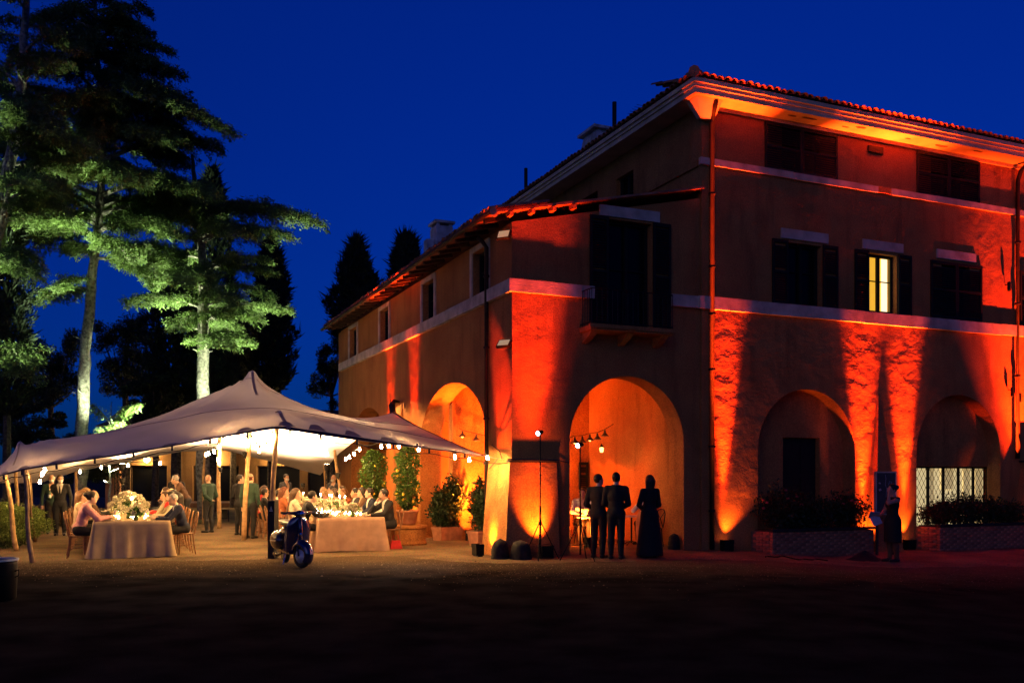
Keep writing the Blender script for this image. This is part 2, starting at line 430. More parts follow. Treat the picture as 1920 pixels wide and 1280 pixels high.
put('wall', MB().box(A_T+.42, AEND, BEND-.3, BEND, Z0, 10.5), M_WALL, villa)
put('wall', MB().box(AEND-.3, AEND-.002, .62, BEND-.31, Z0, 10.5), M_WALL, villa)

# belt courses, cut into the stone lengths the photo shows
def belt(x0, x1, z0, z1, y, p, n, axis='x', m=M_WHITE):
    random.seed(int(x0*100+z0*10))
    L = (x1-x0)/n
    for i in range(n):
        a, b = x0+i*L, x0+(i+1)*L-.006
        dz = random.uniform(-.008,.008); dp = random.uniform(-.006,.006)
        if axis == 'x': put('belt_course', MB().box(a, b, y-p+dp, y+.02, z0+dz, z1+dz), m, villa)
        else: put('belt_course', MB().box(y-p+dp, y+.02, a, b, z0+dz, z1+dz), m, villa)
belt(-.10, apx(1112), 5.62, 5.89, 0, .10, 2)
belt(apx(1256), A_T-.02, 5.62, 5.89, 0, .10, 1)
belt(A_T-.1, AEND, 5.60, 5.89, PR, .10, 11)
belt(.02, BEND, 5.62, 5.89, 0, .10, 8, 'y')
belt(A_T-.06, apx(1640), 8.96, 9.12, PR, .075, 4)
belt(apx(1665), AEND, 8.96, 9.12, PR, .075, 8)
belt(apx(1640)+.002, apx(1665)-.008, 8.965, 9.115, PR, .07, 1, m=M_WALL)
belt(.05, BEND, 8.96, 9.10, A_T+.01, .05, 6, 'y', m=M_WALL)

# corner buttress with its ledge, wedge buttresses between the arches
bm_ = MB().frustum((-.36,.93,-.44,.92), (-.10,1.0,-.12,1.1), -.3, 2.0)
put('buttress', bm_, M_WALL2, villa)
put('buttress_ledge', MB().box(-.13, 1.03, -.145, -.002, 2.0, 2.045), M_STONE, villa)
def wedge(x, w, top, p, axis='x', y=0.0, name='buttress'):
    vs = [(-w/2,-p,-.4),(w/2,-p,-.4),(w/2,0.05,-.4),(-w/2,0.05,-.4),(-.03,-.03,top),(.03,-.03,top),(.03,.05,top),(-.03,.05,top)]
    if axis == 'x': vs = [(x+a, y+b, c) for a,b,c in vs]
    else: vs = [(y+b, x-a, c) for a,b,c in vs]
    return put(name, MB().add(vs, [(0,3,2,1),(4,5,6,7),(0,1,5,4),(1,2,6,5),(2,3,7,6),(3,0,4,7)]), M_WALL2, villa)
wedge(apx(1655,-.2), .95, 3.85, .40, y=PR)
wedge(8.1, .85, 3.9, .35, 'y')
# the battered buttress at the picture's edge
put('buttress', MB().frustum((15.05,17.2,-1.0,PR), (15.5,16.9,-.45,PR), -.5, 2.1), M_WALL2, villa)
put('buttress_ledge', MB().box(15.42, 16.96, -.5, PR-.002, 2.1, 2.15), M_STONE, villa)

# windows -----------------------------------------------------------------
_shm = {}
def shutter_mesh(w, h):
    k = (round(w,2), round(h,2))
    if k in _shm: return _shm[k]
    b = MB()
    b.box(-w/2,-w/2+.06,-.02,.02,0,h); b.box(w/2-.06,w/2,-.02,.02,0,h)
    b.box(-w/2+.06,w/2-.06,-.02,.02,0,.08); b.box(-w/2+.06,w/2-.06,-.02,.02,h-.08,h); b.box(-w/2+.06,w/2-.06,-.02,.02,h*.5-.03,h*.5+.03)
    n = int((h-.2)/.055)
    for i in range(n):
        z = .1+i*.055
        if abs(z-h*.5) < .05: continue
        b.add([(-w/2+.06,-.018,z),(w/2-.06,-.018,z),(w/2-.06,.016,z+.05),(-w/2+.06,.016,z+.05)], [(0,1,2,3)])
    _shm[k] = b.mesh('shutter'); return _shm[k]
M_CURT_Y = mat('lit_yellow_room', (.9,.55,.06), emit=.9, ecol=(1.0,.50,.035), vary=.1)
M_CURT_W = mat('lit_white_wall', (.95,.85,.6), emit=1.6, ecol=(1.0,.80,.45), vary=.1)
def window(x0, x1, z0, z1, y, depth=.2, mullion=1, m=M_GLASSD, frame=M_SHUT, axis='x', shut=None, shw=None):
    """glazed casement set back in its opening; shut: None, 'open' or 'closed' louvred shutters"""
    P = (lambda a,b,c,d,e,f: (a,b,c,d,e,f)) if axis == 'x' else (lambda a,b,c,d,e,f: (c,d,a,b,e,f))
    yy = y+depth
    g = put('window', MB().box(*P(x0+.002,x1-.002,yy+.05,yy+.07,z0+.002,z1-.002)), m, villa)
    fr = MB().box(*P(x0+.001,x0+.06,yy-.02,yy+.049,z0+.001,z1-.001)).box(*P(x1-.06,x1-.001,yy-.02,yy+.049,z0+.001,z1-.001))
    fr.box(*P(x0+.061,x1-.061,yy-.02,yy+.049,z1-.06,z1-.001)).box(*P(x0+.061,x1-.061,yy-.02,yy+.049,z0+.001,z0+.06))
    for i in range(mullion):
        c = x0+(x1-x0)*(i+1)/(mullion+1); fr.box(*P(c-.04,c+.04,yy-.025,yy+.045,z0+.061,z1-.061))
    zc = z0+(z1-z0)*.55
    for i in range(mullion+1):
        a = x0+(x1-x0)*i/(mullion+1)+.062; b = x0+(x1-x0)*(i+1)/(mullion+1)-.062
        fr.box(*P(a,b,yy+.005,yy+.04,zc-.012,zc+.012))
    put('frame', fr, frame, g)
    if shut:
        w = (x1-x0)/2 if shw is None else shw
        me = shutter_mesh(w, z1-z0+.06)
        for s in (-1,1):
            if shut == 'open':
                cx = (x0-w/2-.01) if s < 0 else (x1+w/2+.01)
                loc = (cx, y-.045, z0-.03) if axis == 'x' else (y-.045, cx, z0-.03)
            else:
                cx = (x0+x1)/2 + s*(w/2+.003)
                loc = (cx, y-.03, z0-.03) if axis == 'x' else (y-.03, cx, z0-.03)
            put('shutter', me, M_SHUT, g, loc=loc, rot=(0,0,0 if axis=='x' else rad(90)))
    return g
def lintel(x0, x1, z0, z1, y): put('lintel', MB().box(x0,x1,y-.035,y+.02,z0,z1), M_WHITE, villa)
for i, (a,b) in enumerate(wins2):
    if i == 1:
        g = window(a,b,5.92,7.42,PR,.16,1,m=M_CURT_Y,shut='open',shw=.46)
        w = b-a
        put('lit_wall', MB().box(a+w*.66,a+w*.86,PR+.19,PR+.206,5.99,7.35), M_CURT_W, g)
        put('curtain', MB().box(a+w*.88,b-.065,PR+.17,PR+.206,5.99,7.35), mat('dim_curtain',(.25,.15,.03),emit=.12,ecol=(1,.6,.1)), g)
        put('curtain', MB().box(a+w*.10,a+w*.14,PR+.19,PR+.206,5.99,7.35), mat('dim_curtain',(.25,.15,.03)), g)
    elif i == 2:
        window(a-.42,b+.42,5.95,7.40,PR,.16,1,shut='closed')
    else:
        window(a,b,5.92,7.42,PR,.16,1,shut='open',shw=.48)
    lintel(a-.2,b+.2,7.50,7.74,PR)
for a,b in wins3: window(a,b,9.14,10.22,PR,.16,1,shut='closed',shw=(b-a)/2+.53)
window(*FW, 0, .2, 1, shut='open', shw=.47)
lintel(FW[0]-.22, FW[1]+.2, 7.5, 7.74, 0)
for a,b in WL:
    window(a,b,5.92,6.95,0,.18,1,axis='y')
    o = put('window_surround', MB().box(-.04,.02,a-.13,a-.003,5.9,6.95).box(-.04,.02,b+.003,b+.13,5.9,6.95).box(-.04,.02,a-.13,b+.13,6.953,7.07), M_WHITE, villa)
for a,b in SW: window(a,b,8.75,9.8,A_T+.01,.15,1,axis='y')
# balcony of the wing: slab, corbels, railing
bx0, bx1 = apx(1106,-.5), apx(1262,-.5)
bal = put('balcony', MB().box(bx0,bx1,-.55,-.002,4.86,4.96).box(bx0-.04,bx1+.04,-.59,-.551,4.90,4.985), M_WALL, villa)
for i in range(3):
    x = bx0+.15+i*(bx1-bx0-.3)/2
    put('corbel', MB().add([(x-.08,-.45,4.855),(x+.08,-.45,4.855),(x+.08,-.002,4.855),(x-.08,-.002,4.855),(x-.08,-.36,4.78),(x+.08,-.36,4.78),(x+.08,-.002,4.62),(x-.08,-.002,4.62)],
        [(0,1,2,3),(4,7,6,5),(0,4,5,1),(1,5,6,2),(2,6,7,3),(3,7,4,0)]), M_WALL, bal)
rl = MB()
for pth in ([(bx0+.03,-.01,5.75),(bx0+.03,-.53,5.75),(bx1-.03,-.53,5.75),(bx1-.03,-.01,5.75)], [(bx0+.03,-.01,5.03),(bx0+.03,-.53,5.03),(bx1-.03,-.53,5.03),(bx1-.03,-.01,5.03)]):
    for p,q in zip(pth,pth[1:]): rl.tube([p,q], .013, 6)
put('handrail', rl, M_IRON, bal)
me_bal = MB().tube([(0,0,0),(0,0,.79)], .008, 6).mesh('baluster')
for i in range(17): put('baluster', me_bal, M_IRON, bal, loc=(bx0+.03+i*(bx1-bx0-.06)/16, -.53, 4.965))
for i in range(1,5):
    for x in (bx0+.03,bx1-.03): put('baluster', me_bal, M_IRON, bal, loc=(x,-.53+i*.104,4.965))

# doors and the lattice window of the blind arches
d = put('door', MB().box(DB[0]+.02,DB[1]-.02,.5,.56,Z0+.03,2.66), M_SHUT, villa)
for i in range(2):
    for j in range(3):
        x0 = DB[0]+.08+i*(DB[1]-DB[0])/2; x1 = x0+(DB[1]-DB[0])/2-.16
        put('panel', MB().box(x0,x1,.48,.4995,.1+j*.85,.8+j*.85), M_SHUT, d)
M_LITR = mat('lit_pale_room', (.8,.7,.45), emit=.62, ecol=(1.0,.77,.36), vary=.2, scale=1.2)
lw = put('lattice_window', MB().box(LW[0]+.003,LW[1]-.003,.70,.72,.16,1.97), M_LITR, villa)
M_BLIND = mat('curtain_cloth', (.75,.62,.36), emit=.33, ecol=(1,.72,.30), vary=.25, scale=3)
for s0,s1,zz in ((.02,.10,.16),(.27,.33,.16),(.43,.58,1.35),(.72,.80,.16),(.88,.97,.16)):
    a = LW[0]+(LW[1]-LW[0])*s0; b = LW[0]+(LW[1]-LW[0])*s1
    cb = MB()
    nn = 8
    for i in range(nn): cb.tube([(a+(b-a)*(i+.5)/nn, .66, zz),(a+(b-a)*(i+.5)/nn, .66, 1.95)], (b-a)/nn*.6, 6)
    put('curtain', cb, M_BLIND, lw)
for i in range(6):
    x = LW[0]+.03+(LW[1]-LW[0]-.06)*i/5
    put('mullion', MB().box(x-.028,x+.028,.50,.56,.16,1.97), M_SHUT, lw)
put('frame', MB().box(LW[0]+.004,LW[1]-.004,.49,.56,1.975-.05,1.974).box(LW[0]+.004,LW[1]-.004,.49,.56,.155,.20), M_SHUT, lw)
gr = MB(); wdt = LW[1]-LW[0]; zz0, zz1 = .2, 1.92
hgt = zz1-zz0
for s in (-1,1):
    k = -hgt*.62
    while k < wdt:
        # a slanted flat bar crossing the opening, clipped to it
        p0 = [k, zz0]; p1 = [k+hgt*.62, zz1]
        t0 = max(0, (0-p0[0])/(p1[0]-p0[0])); t1 = min(1, (wdt-p0[0])/(p1[0]-p0[0]))
        if t1 > t0:
            q0 = (p0[0]+(p1[0]-p0[0])*t0, p0[1]+hgt*t0); q1 = (p0[0]+(p1[0]-p0[0])*t1, p0[1]+hgt*t1)
            if s < 0: q0 = (wdt-q0[0], q0[1]); q1 = (wdt-q1[0], q1[1])
            y = .46 if s > 0 else .474
            put('lattice_bar', MB().tube([(LW[0]+q0[0],y,q0[1]),(LW[0]+q1[0],y,q1[1])], .0075, 4), M_IRON, lw)
        k += .155
# loggia door and window
ld = put('door', MB().box(DOOR[0]+.03,DOOR[1]-.03,BK+.14,BK+.2,Z0+.03,2.06), M_GLASSD, villa)
put('frame', MB().box(DOOR[0]-.05,DOOR[0]+.02,BK-.03,BK+.13,0,2.12).box(DOOR[1]-.02,DOOR[1]+.05,BK-.03,BK+.13,0,2.12).box(DOOR[0]-.05,DOOR[1]+.05,BK-.03,BK+.13,2.124,2.22), M_WHITE, ld)
lg = put('window', MB().box(WIN[0]+.004,WIN[1]-.004,BK+.18,BK+.2,1.36,2.07), mat('dim_lit_pane',(.5,.42,.2),emit=.25,ecol=(1,.8,.4)), villa)
wf = MB()
for i in range(4): x = WIN[0]+.02+(WIN[1]-WIN[0]-.04)*i/3; wf.box(x-.015,x+.015,BK+.13,BK+.175,1.36,2.07)
for j in range(5): z = 1.375+.68*j/4; wf.box(WIN[0]+.004,WIN[1]-.004,BK+.12,BK+.129,z-.012,z+.012)
put('frame', wf, M_SHUT, lg)
put('shutter', shutter_mesh(.3,.78), M_SHUT, lg, loc=(WIN[0]+.12, BK-.04, 1.33))

# downpipes -----------------------------------------------------------------
def pipe(path, r=.055, collars=()):
    p = put('downpipe', MB().tube(path, r, 10), M_PIPE, villa, smooth=True)
    for z in collars:
        x, y = path[-1][0], path[-1][1]
        put('collar', MB().lathe([(r+.004,-.03),(r+.022,-.025),(r+.022,.025),(r+.004,.03)], 10, (x,y,z)), M_PIPE, p)
pa = apx(1336, -.15)
pipe([(pa-.12,-.45,10.34),(pa-.12,-.42,10.24),(pa-.05,-.25,10.12),(pa,-.13,9.95),(pa,-.13,0.0)], .06, (8.3,6.6,5.5,4.2,2.4,.9))
pipe([(-.30,1.24,7.05),(-.2,1.24,6.98),(-.09,1.24,6.85),(-.09,1.24,.02)], .05, (6.2,4.6,3.0,2.0))
pa2 = apx(1908, -.15)
pipe([(pa2,-.45,10.3),(pa2,-.25,10.15),(pa2,-.155,9.9),(pa2,-.155,2.2)], .06, (8.2,6.5,4.5))
pipe([(apx(1141,BK-.1),BK-.08,4.5),(apx(1141,BK-.1),BK-.08,0)], .07, (2.6,1.9))
pipe([(apx(1136,BK-.1),BK-.06,4.5),(apx(1136,BK-.1),BK-.06,0)], .03, (3.0,))

# roofs -----------------------------------------------------------------
me_tile = None
def tile_mesh():
    vs, fs, n = [], [], 7
    for (y, r, z) in ((0,.098,0),(.42,.078,.012)):
        for k in range(n):
            t = math.pi*k/(n-1)
            vs.append((r*math.cos(t), y, r*math.sin(t)*.82+z))
        for k in range(n):
            t = math.pi*k/(n-1)
            vs.append(((r-.014)*math.cos(t), y, (r-.014)*math.sin(t)*.82+z))
    for k in range(n-1):
        a = k
        fs += [(a,a+1,a+2*n+1,a+2*n), (a+n+1,a+n,a+3*n,a+3*n+1), (a+1,a,a+n,a+n+1)]
    return MB().add(vs, fs).mesh('tile')
me_tile = tile_mesh()
def eave_tiles(roof, p0, p1, inward, slope, gap=.2):
    """one row of barrel tiles whose open ends show along an eave from p0 to p1"""
    p0, p1 = Vector(p0), Vector(p1); n = int((p1-p0).length/gap)
    d = (p1-p0).normalized(); yv = Vector(inward).normalized()*math.cos(slope)+Vector((0,0,math.sin(slope)))
    zv = d.cross(yv)
    if zv.z < 0: zv = -zv
    xv = yv.cross(zv)
    for i in range(n):
        c = p0+d*gap*(i+.5)+Vector((0,0,random.uniform(-.012,.012)))+yv*random.uniform(-.03,.025)
        Mx = Matrix((xv,yv,zv)).transposed().to_4x4(); Mx.translation = c
        put('tile', me_tile, M_TILE, roof, M=Mx @ Matrix.Rotation(random.uniform(-.05,.05),4,'Z'))
def tile_field(roof, p0, p1, inward, slope, length, gap=.2, lap=.36):
    p0, p1 = Vector(p0), Vector(p1); d = (p1-p0).normalized(); n = int((p1-p0).length/gap)
    yv = Vector(inward).normalized()*math.cos(slope)+Vector((0,0,math.sin(slope)))
    zv = d.cross(yv); zv = -zv if zv.z < 0 else zv
    b = MB(); rows = int(length/lap)
    for i in range(n):
        for j in range(rows):
            c = p0+d*gap*(i+.5)+yv*(.36+j*lap)+zv*.008*(j%2)
            vs = []
            for yy, r in ((0,.095),(lap+.04,.08)):
                for k in range(5):
                    t = math.pi*k/4; vs.append(c+d*r*math.cos(t)+zv*r*math.sin(t)*.85+yv*yy)
            b.add(vs, [(k,k+1,k+6,k+5) for k in range(4)])
    o = put('tile_field', b, M_TILE, roof); o['kind'] = 'stuff'
OV = .62; ZS = 10.36
SL = rad(17)
# tall block: boxed soffit with moulded edge and hipped slopes
x0, y0, x1, y1 = A_T-OV, PR-OV, AEND+.6, BEND+.6
hip = min((x1-x0),(y1-y0))/2
zr = ZS+.3+hip*math.tan(SL)
roof = put('roof', MB().add([(x0,y0,ZS+.3),(x1,y0,ZS+.3),(x1,y1,ZS+.3),(x0,y1,ZS+.3),(x0+hip,y0+hip,zr),(x1-hip,y0+hip,zr),(x1-hip,y1-hip,zr),(x0+hip,y1-hip,zr)],
     [(0,1,5,4),(1,2,6,5),(2,3,7,6),(3,0,4,7),(4,5,6,7),(3,2,1,0)]), M_TILE, villa)
put('soffit', MB().box(x0+.06,x1-.06,y0+.06,y1-.06,ZS,ZS+.12), M_SOFFIT, roof)
put('cornice', MB().box(x0+.02,x1-.02,y0+.02,y1-.02,ZS+.121,ZS+.2).box(x0-.03,x1+.03,y0-.03,y1+.03,ZS+.201,ZS+.297), M_SOFFIT, roof)
put('bed_moulding', MB().box(A_T-.05,AEND,PR-.05,PR-.001,ZS-.09,ZS-.001), M_SOFFIT, roof)
eave_tiles(roof, (x0-.05,y0-.09,ZS+.33), (x1,y0-.09,ZS+.33), (0,1,0), SL)
eave_tiles(roof, (x0-.09,y0+.1,ZS+.33), (x0-.09,y1,ZS+.33), (1,0,0), SL)
tile_field(roof, (x0+.3,y0-.09,ZS+.33), (x1-.3,y0-.09,ZS+.33), (0,1,0), SL, 2.2)
hp = MB()
for i in range(26):
    t = i/26; p = Vector((x0-.05,y0-.05,ZS+.40)).lerp(Vector((x0+hip,y0+hip,zr+.06)), t); q = Vector((x0-.05,y0-.05,ZS+.40)).lerp(Vector((x0+hip,y0+hip,zr+.06)), t+.046)
    hp.tube([p,q], [.13,.10], 8)
put('hip_tile', hp, M_TILE, roof)['kind'] = 'stuff'
# plaster blocks and dark patches under the soffit
put('corner_bracket', MB().add([(A_T-.12,PR-.12,ZS-.36),(A_T+.26,PR-.12,ZS-.36),(A_T+.26,PR-.003,ZS-.36),(A_T-.12,PR-.003,ZS-.36),(A_T-.42,PR-.42,ZS-.002),(A_T+.30,PR-.42,ZS-.002),(A_T+.30,PR-.003,ZS-.002),(A_T-.42,PR-.003,ZS-.002)],
    [(0,3,2,1),(4,5,6,7),(0,1,5,4),(1,2,6,5),(2,3,7,6),(3,0,4,7)]), M_SOFFIT, roof)
put('vent_block', MB().box(apx(1623),apx(1650),PR-.06,PR+.02,9.98,10.14), M_PIPE, villa)
M_PATCH = mat('bare_lath', (.16,.10,.06), rough=.95, vary=.4, scale=9)
for px, w, dy, dw in ((1482,.30,-.33,.10),(1513,.5,-.36,.12),(1582,.28,-.3,.08),(1610,.42,-.42,.12),(1700,.25,-.33,.07),(1762,.6,-.3,.13),(1830,.35,-.4,.08)):
    a = apx(px, dy)
    n = 9; vs = [(a+w/2*math.cos(2*math.pi*k/n)*random.uniform(.7,1.1), PR+dy+dw/2*math.sin(2*math.pi*k/n)*random.uniform(.6,1.1), ZS-.004) for k in range(n)]
    vs += [(p[0],p[1],ZS+.01) for p in vs]
    put('bare_patch', MB().add(vs, [tuple(range(n))[::-1]] + [(k,(k+1)%n,n+(k+1)%n,n+k) for k in range(n)]), M_PATCH, roof)
# wing: lean-to roof with rafters showing under the eave and along the verge
wx0, wz0 = -.55, 7.12; wsl = math.atan2(8.30-7.12, A_T+.55)
wroof = put('roof', MB().add([(wx0,-.2,wz0+.08),(A_T,-.2,8.38),(A_T,BEND+.5,8.38),(wx0,BEND+.5,wz0+.08),(wx0,-.2,wz0+.13),(A_T,-.2,8.43),(A_T,BEND+.5,8.43),(wx0,BEND+.5,wz0+.13)],
     [(0,3,2,1),(4,5,6,7),(0,1,5,4),(1,2,6,5),(2,3,7,6),(3,0,4,7)]), M_TILE, villa)
eave_tiles(wroof, (wx0-.05,-.24,wz0+.15), (wx0-.05,BEND+.5,wz0+.15), (1,0,0), wsl)
vt = Matrix.Rotation(0,4,'Z')
for i in range(13):
    x = wx0+.1+i*.4
    if x > .5: break
    yv = Vector((math.cos(wsl),0,math.sin(wsl))); zv = Vector((-math.sin(wsl),0,math.cos(wsl))); xv = yv.cross(zv)
    Mx = Matrix((xv,yv,zv)).transposed().to_4x4(); Mx.translation = (x,-.22,wz0+.14+(x-wx0)*math.tan(wsl))
    put('tile', me_tile, M_TILE, wroof, M=Mx)
def rafter_mesh(L):
    return MB().add([(0,-.045,-.10),(L,-.045,-.10),(L,.045,-.10),(0,.045,-.10),(-.02,-.045,-.02),(L,-.045,0),(L,.045,0),(-.02,.045,-.02),(.03,-.045,-.10),(.03,.045,-.10)],
        [(0,3,2,1),(4,5,6,7),(0,1,5,4),(1,2,6,5),(2,3,7,6),(3,0,4,7)]).mesh('rafter')
me_r = rafter_mesh(.56)
for i in range(27):
    y = .25+i*.6
    Mx = Matrix.Translation((wx0+.02,y,wz0+.075)) @ Matrix.Rotation(-wsl,4,'Y')
    put('rafter', me_r, M_WOODD, wroof, M=Mx)
me_v = rafter_mesh(.2)
for i in range(4):
    x = -.1+i*.5
    Mx = Matrix.Translation((x,-.21,wz0+.07+(x-wx0)*math.tan(wsl))) @ Matrix.Rotation(rad(90),4,'Z')
    put('rafter', me_v, M_WALL, wroof, M=Mx)
put('gutter', MB().tube([(wx0-.09,-.45,wz0+.06),(wx0-.09,BEND+.4,wz0+.06)], .05, 8), M_PIPE, wroof)
put('gutter_end', MB().tube([(wx0-.12,-.58,wz0+.0),(wx0+.02,-.30,wz0+.03)], .075, 10), mat('clay_pipe',(.42,.22,.14)), wroof)
# chimneys, vents, aerial
M_CHIM = mat('weathered_render', (.42,.42,.42), rough=.9, vary=.3, scale=4, bump=.5, bscale=15)
ch = put('chimney', MB().box(.75,1.26,7.2,7.75,7.2,8.95), M_CHIM, wroof)
put('chimney_cap', MB().box(.70,1.31,7.15,7.80,9.03,9.10).box(.78,.86,7.22,7.3,8.951,9.029).box(1.15,1.23,7.22,7.3,8.951,9.029).box(.78,.86,7.65,7.73,8.951,9.029).box(1.15,1.23,7.65,7.73,8.951,9.029), M_CHIM, wroof)
put('chimney', MB().box(.50,.72,7.3,7.6,7.2,8.55), M_CHIM, wroof)
cb2 = bpx(1112, 5.0)
put('chimney', MB().frustum((4.7,5.7,cb2-.7,cb2+.5), (4.85,5.5,cb2-.5,cb2+.3), ZS+.3, ZS+1.25).box(4.7,5.65,cb2-.62,cb2+.42,ZS+1.251,ZS+1.33), M_CHIM, roof)
for px, h in ((1152,.95),(986,.95)):
    b = bpx(px, 4.45); put('vent_pipe', MB().tube([(4.45,b,ZS+.3),(4.45,b,ZS+.35+h)], .06, 8), M_IRON, roof)
b = bpx(1198, 5.2)
ae = MB().tube([(5.2,b,ZS+.4),(5.2,b,ZS+1.25)], .012, 5)
for k in range(5): ae.tube([(5.2-.25+.02*k,b-.3+.15*k,ZS+1.2),(5.2+.25-.02*k,b-.3+.15*k,ZS+1.2)], .006, 4)
ae.tube([(5.2,b-.35,ZS+1.2),(5.2,b+.35,ZS+1.2)], .008, 4)
put('aerial', ae, M_IRON, roof)
put('ridge_vent', MB().box(14.4,15.3,1.2,1.8,ZS+.6,ZS+1.25).box(14.3,15.4,1.1,1.9,ZS+1.251,ZS+1.32), M_TILE, roof)
# ---------------------------------------------------------------- uplights along the walls
AMBER = (1.0, .17, .014)
RED = (1.0, .058, .0045)
M_LENS = mat('amber_lens', (1,.35,.05), emit=6, ecol=(1,.30,.04), vary=.05)
me_case = MB().box(-.13,.13,-.09,.09,.03,.20).box(-.15,-.131,-.05,.05,0,.14).box(.131,.15,-.05,.05,0,.14).box(-.131,.131,-.05,.05,0,.012).mesh('case')
me_hood = MB().box(-.14,.14,-.10,-.088,.19,.27).box(-.14,-.128,-.088,.09,.201,.27).box(.128,.14,-.088,.09,.201,.27).mesh('hood')
me_lens = MB().box(-.11,.11,-.07,.07,.201,.208).mesh('lens')
def uplight(p, rotz, aim, power, ang, skirt, label, color=RED, size=.03, skirt_ang=70, skirt_z=.52, mid=.28):
    """p, aim in villa coordinates; a narrow core beam and the weak wide skirt of the same lens"""
    w = W(*p); w.z = p[2] + ground_z(w.x, w.y)
    o = empty('uplight', w, TH+rotz, label, 'uplight', 'uplights at the foot of the villa walls')
    put('case', me_case, M_BLACK, o); put('lens', me_lens, M_LENS, o); put('hood', me_hood, M_BLACK, o)
    a = W(*aim)
    R_ = Matrix.Rotation(-(TH+rotz),3,'Z'); org = w+Vector((0,0,.23))
    low = Vector((aim[0], aim[1], skirt_z)); low = W(*low)
    for nm, pw, an, tgt in (('uplight_beam', power, ang, a), ('uplight_halo', power*mid, ang*1.55, a), ('uplight_skirt', power*skirt, skirt_ang, low)):
        if pw <= 0: continue
        d = bpy.data.lights.new(nm, 'SPOT'); d.energy = pw; d.color = AMBER if nm == 'uplight_skirt' else color; d.spot_size = rad(an); d.spot_blend = 1; d.shadow_soft_size = size
        s = bpy.data.objects.new(nm, d); COL.objects.link(s); s.parent = o
        s.location = (0,0,.23); s.rotation_euler = (R_ @ (tgt-org)).to_track_quat('-Z','Y').to_euler()
    return o
uplight((.46,-.72,0), 0, (.40,-.02,6.5), 15000, 22, .09, 'black uplight in front of the corner buttress behind the tripod stand', skirt_ang=62, skirt_z=1.2, mid=.10, size=.07)
uplight((-.66,.30,0), rad(-90), (-.12,.42,2.6), 6000, 24, .1, 'black uplight at the left foot of the corner buttress beside the basalt stones', mid=.06)
def wall_up(a, lab, power=50000, ang=18, off=.18, dx=0, skirt=.008):
    uplight((a,PR-off,0), 0, (a+dx,PR-.14,10.3), power, ang, skirt, lab, mid=.035)
wall_up(apx(1361,-.2), 'black uplight beside the downpipe of the tall facade', 46000, 16, dx=.1)
wall_up(apx(1624,-.2), 'black uplight behind the brick planter with dark shrubs by the notice board', 52000, dx=.05)
wall_up(apx(1703,-.2), 'black uplight behind the woman in the short black dress', dx=-.05)
uplight((16.0,-1.35,0), 0, (15.5,-.1,4.0), 24000, 30, .06, 'black uplight before the buttress at the right edge of the facade')
uplight((-.22,6.92,0), rad(-90), (-.12,6.95,7.0), 28000, 15, .02, 'black uplight on the left facade behind the near lemon tree', mid=.05)
uplight((-.22,9.3,0), rad(-90), (-.12,9.3,7.0), 28000, 15, .02, 'black uplight on the left facade behind the far lemon tree', mid=.05)
uplight((apx(1225,BK-.4),BK-.45,0), 0, (apx(1225,BK-.4),BK,3.0), 12000, 34, .2, 'black uplight against the loggia rear wall behind the long-haired woman', color=(1,.15,.012))
uplight((.95,BK-.5,0), 0, (1.0,BK-.1,3.4), 5000, 70, .05, 'black uplight in the loggia corner behind the small table', color=(1,.15,.012))
uplight((2.6,1.3,0), 0, (2.9,5.4,2.6), 4500, 84, 0, 'black uplight inside the loggia behind the front arch pier', color=(1,.15,.012))
uplight((2.2,BK-.45,0), 0, (2.2,BK,2.6), 2600, 74, .2, 'black uplight on the loggia rear wall behind the pair of men', color=(1,.15,.012))
uplight((3.3,BK-.45,0), 0, (3.3,BK,2.6), 2000, 74, .2, 'black uplight on the loggia rear wall right of the door', color=(1,.15,.012))
uplight((1.1,8.3,0), 0, (2.6,7.2,3.0), 16000, 90, 0, 'black uplight deep inside the left arch', color=(1,.15,.012))
# ---------------------------------------------------------------- stretch tent
NU, NV = 150, 110
def resample(pts, n):
    pts = np.array([tuple(p) for p in pts]); d = np.r_[0, np.cumsum(np.linalg.norm(np.diff(pts[:, :2], axis=0), axis=1))]
    t = np.linspace(0, d[-1], n)
    out = np.stack([np.interp(t, d, pts[:, k]) for k in range(3)], 1)
    for _ in range(3):
        out[1:-1] = (out[:-2]+2*out[1:-1]+out[2:])/4
    return out
hem_front = [at(-90,925,20.6), at(0,893,18.9), at(45,881,18.3), at(119,869,18.3), at(229,853,18.4), at(330,835,18.6), at(430,817,18.75), at(520,803,18.8), at(640,821,18.9), at(755,836,19.0), at(870,850,19.1), at(952,862,19.18)]
tie_z = 3.62
hem_right = [hem_front[-1], W(-.40,.4,2.13), W(-.43,1.52,2.32), W(-.45,2.9,2.58), W(-.48,4.77,2.95), W(-.42,6.6,3.32), W(-.30,8.05,tie_z), W(-.7,10.0,3.0), W(-.8,13,2.45), W(-.9,15.4,1.75)]
hem_far = [at(76,905,31), at(141,884,31.5), at(205,872,32), at(340,846,33), at(420,843,33.4), at(512,866,33.8), hem_right[-1]]
hem_left = [hem_front[0], at(-60,905,24), at(10,905,28), hem_far[0]]
fr_, rt_, fa_, lf_ = resample(hem_front, NU), resample(hem_right, NV), resample(hem_far, NU), resample(hem_left, NV)
u = np.linspace(0,1,NU)[:,None,None]; v = np.linspace(0,1,NV)[None,:,None]
G = (1-v)*fr_[:,None,:] + v*fa_[:,None,:] + (1-u)*lf_[None,:,:] + u*rt_[None,:,:] \
    - ((1-u)*(1-v)*fr_[0] + u*(1-v)*fr_[-1] + (1-u)*v*fa_[0] + u*v*fa_[-1])
Z = G[:,:,2].copy()
fixed = np.zeros((NU,NV), bool); fixed[0]=fixed[-1]=True; fixed[:,0]=fixed[:,-1]=True
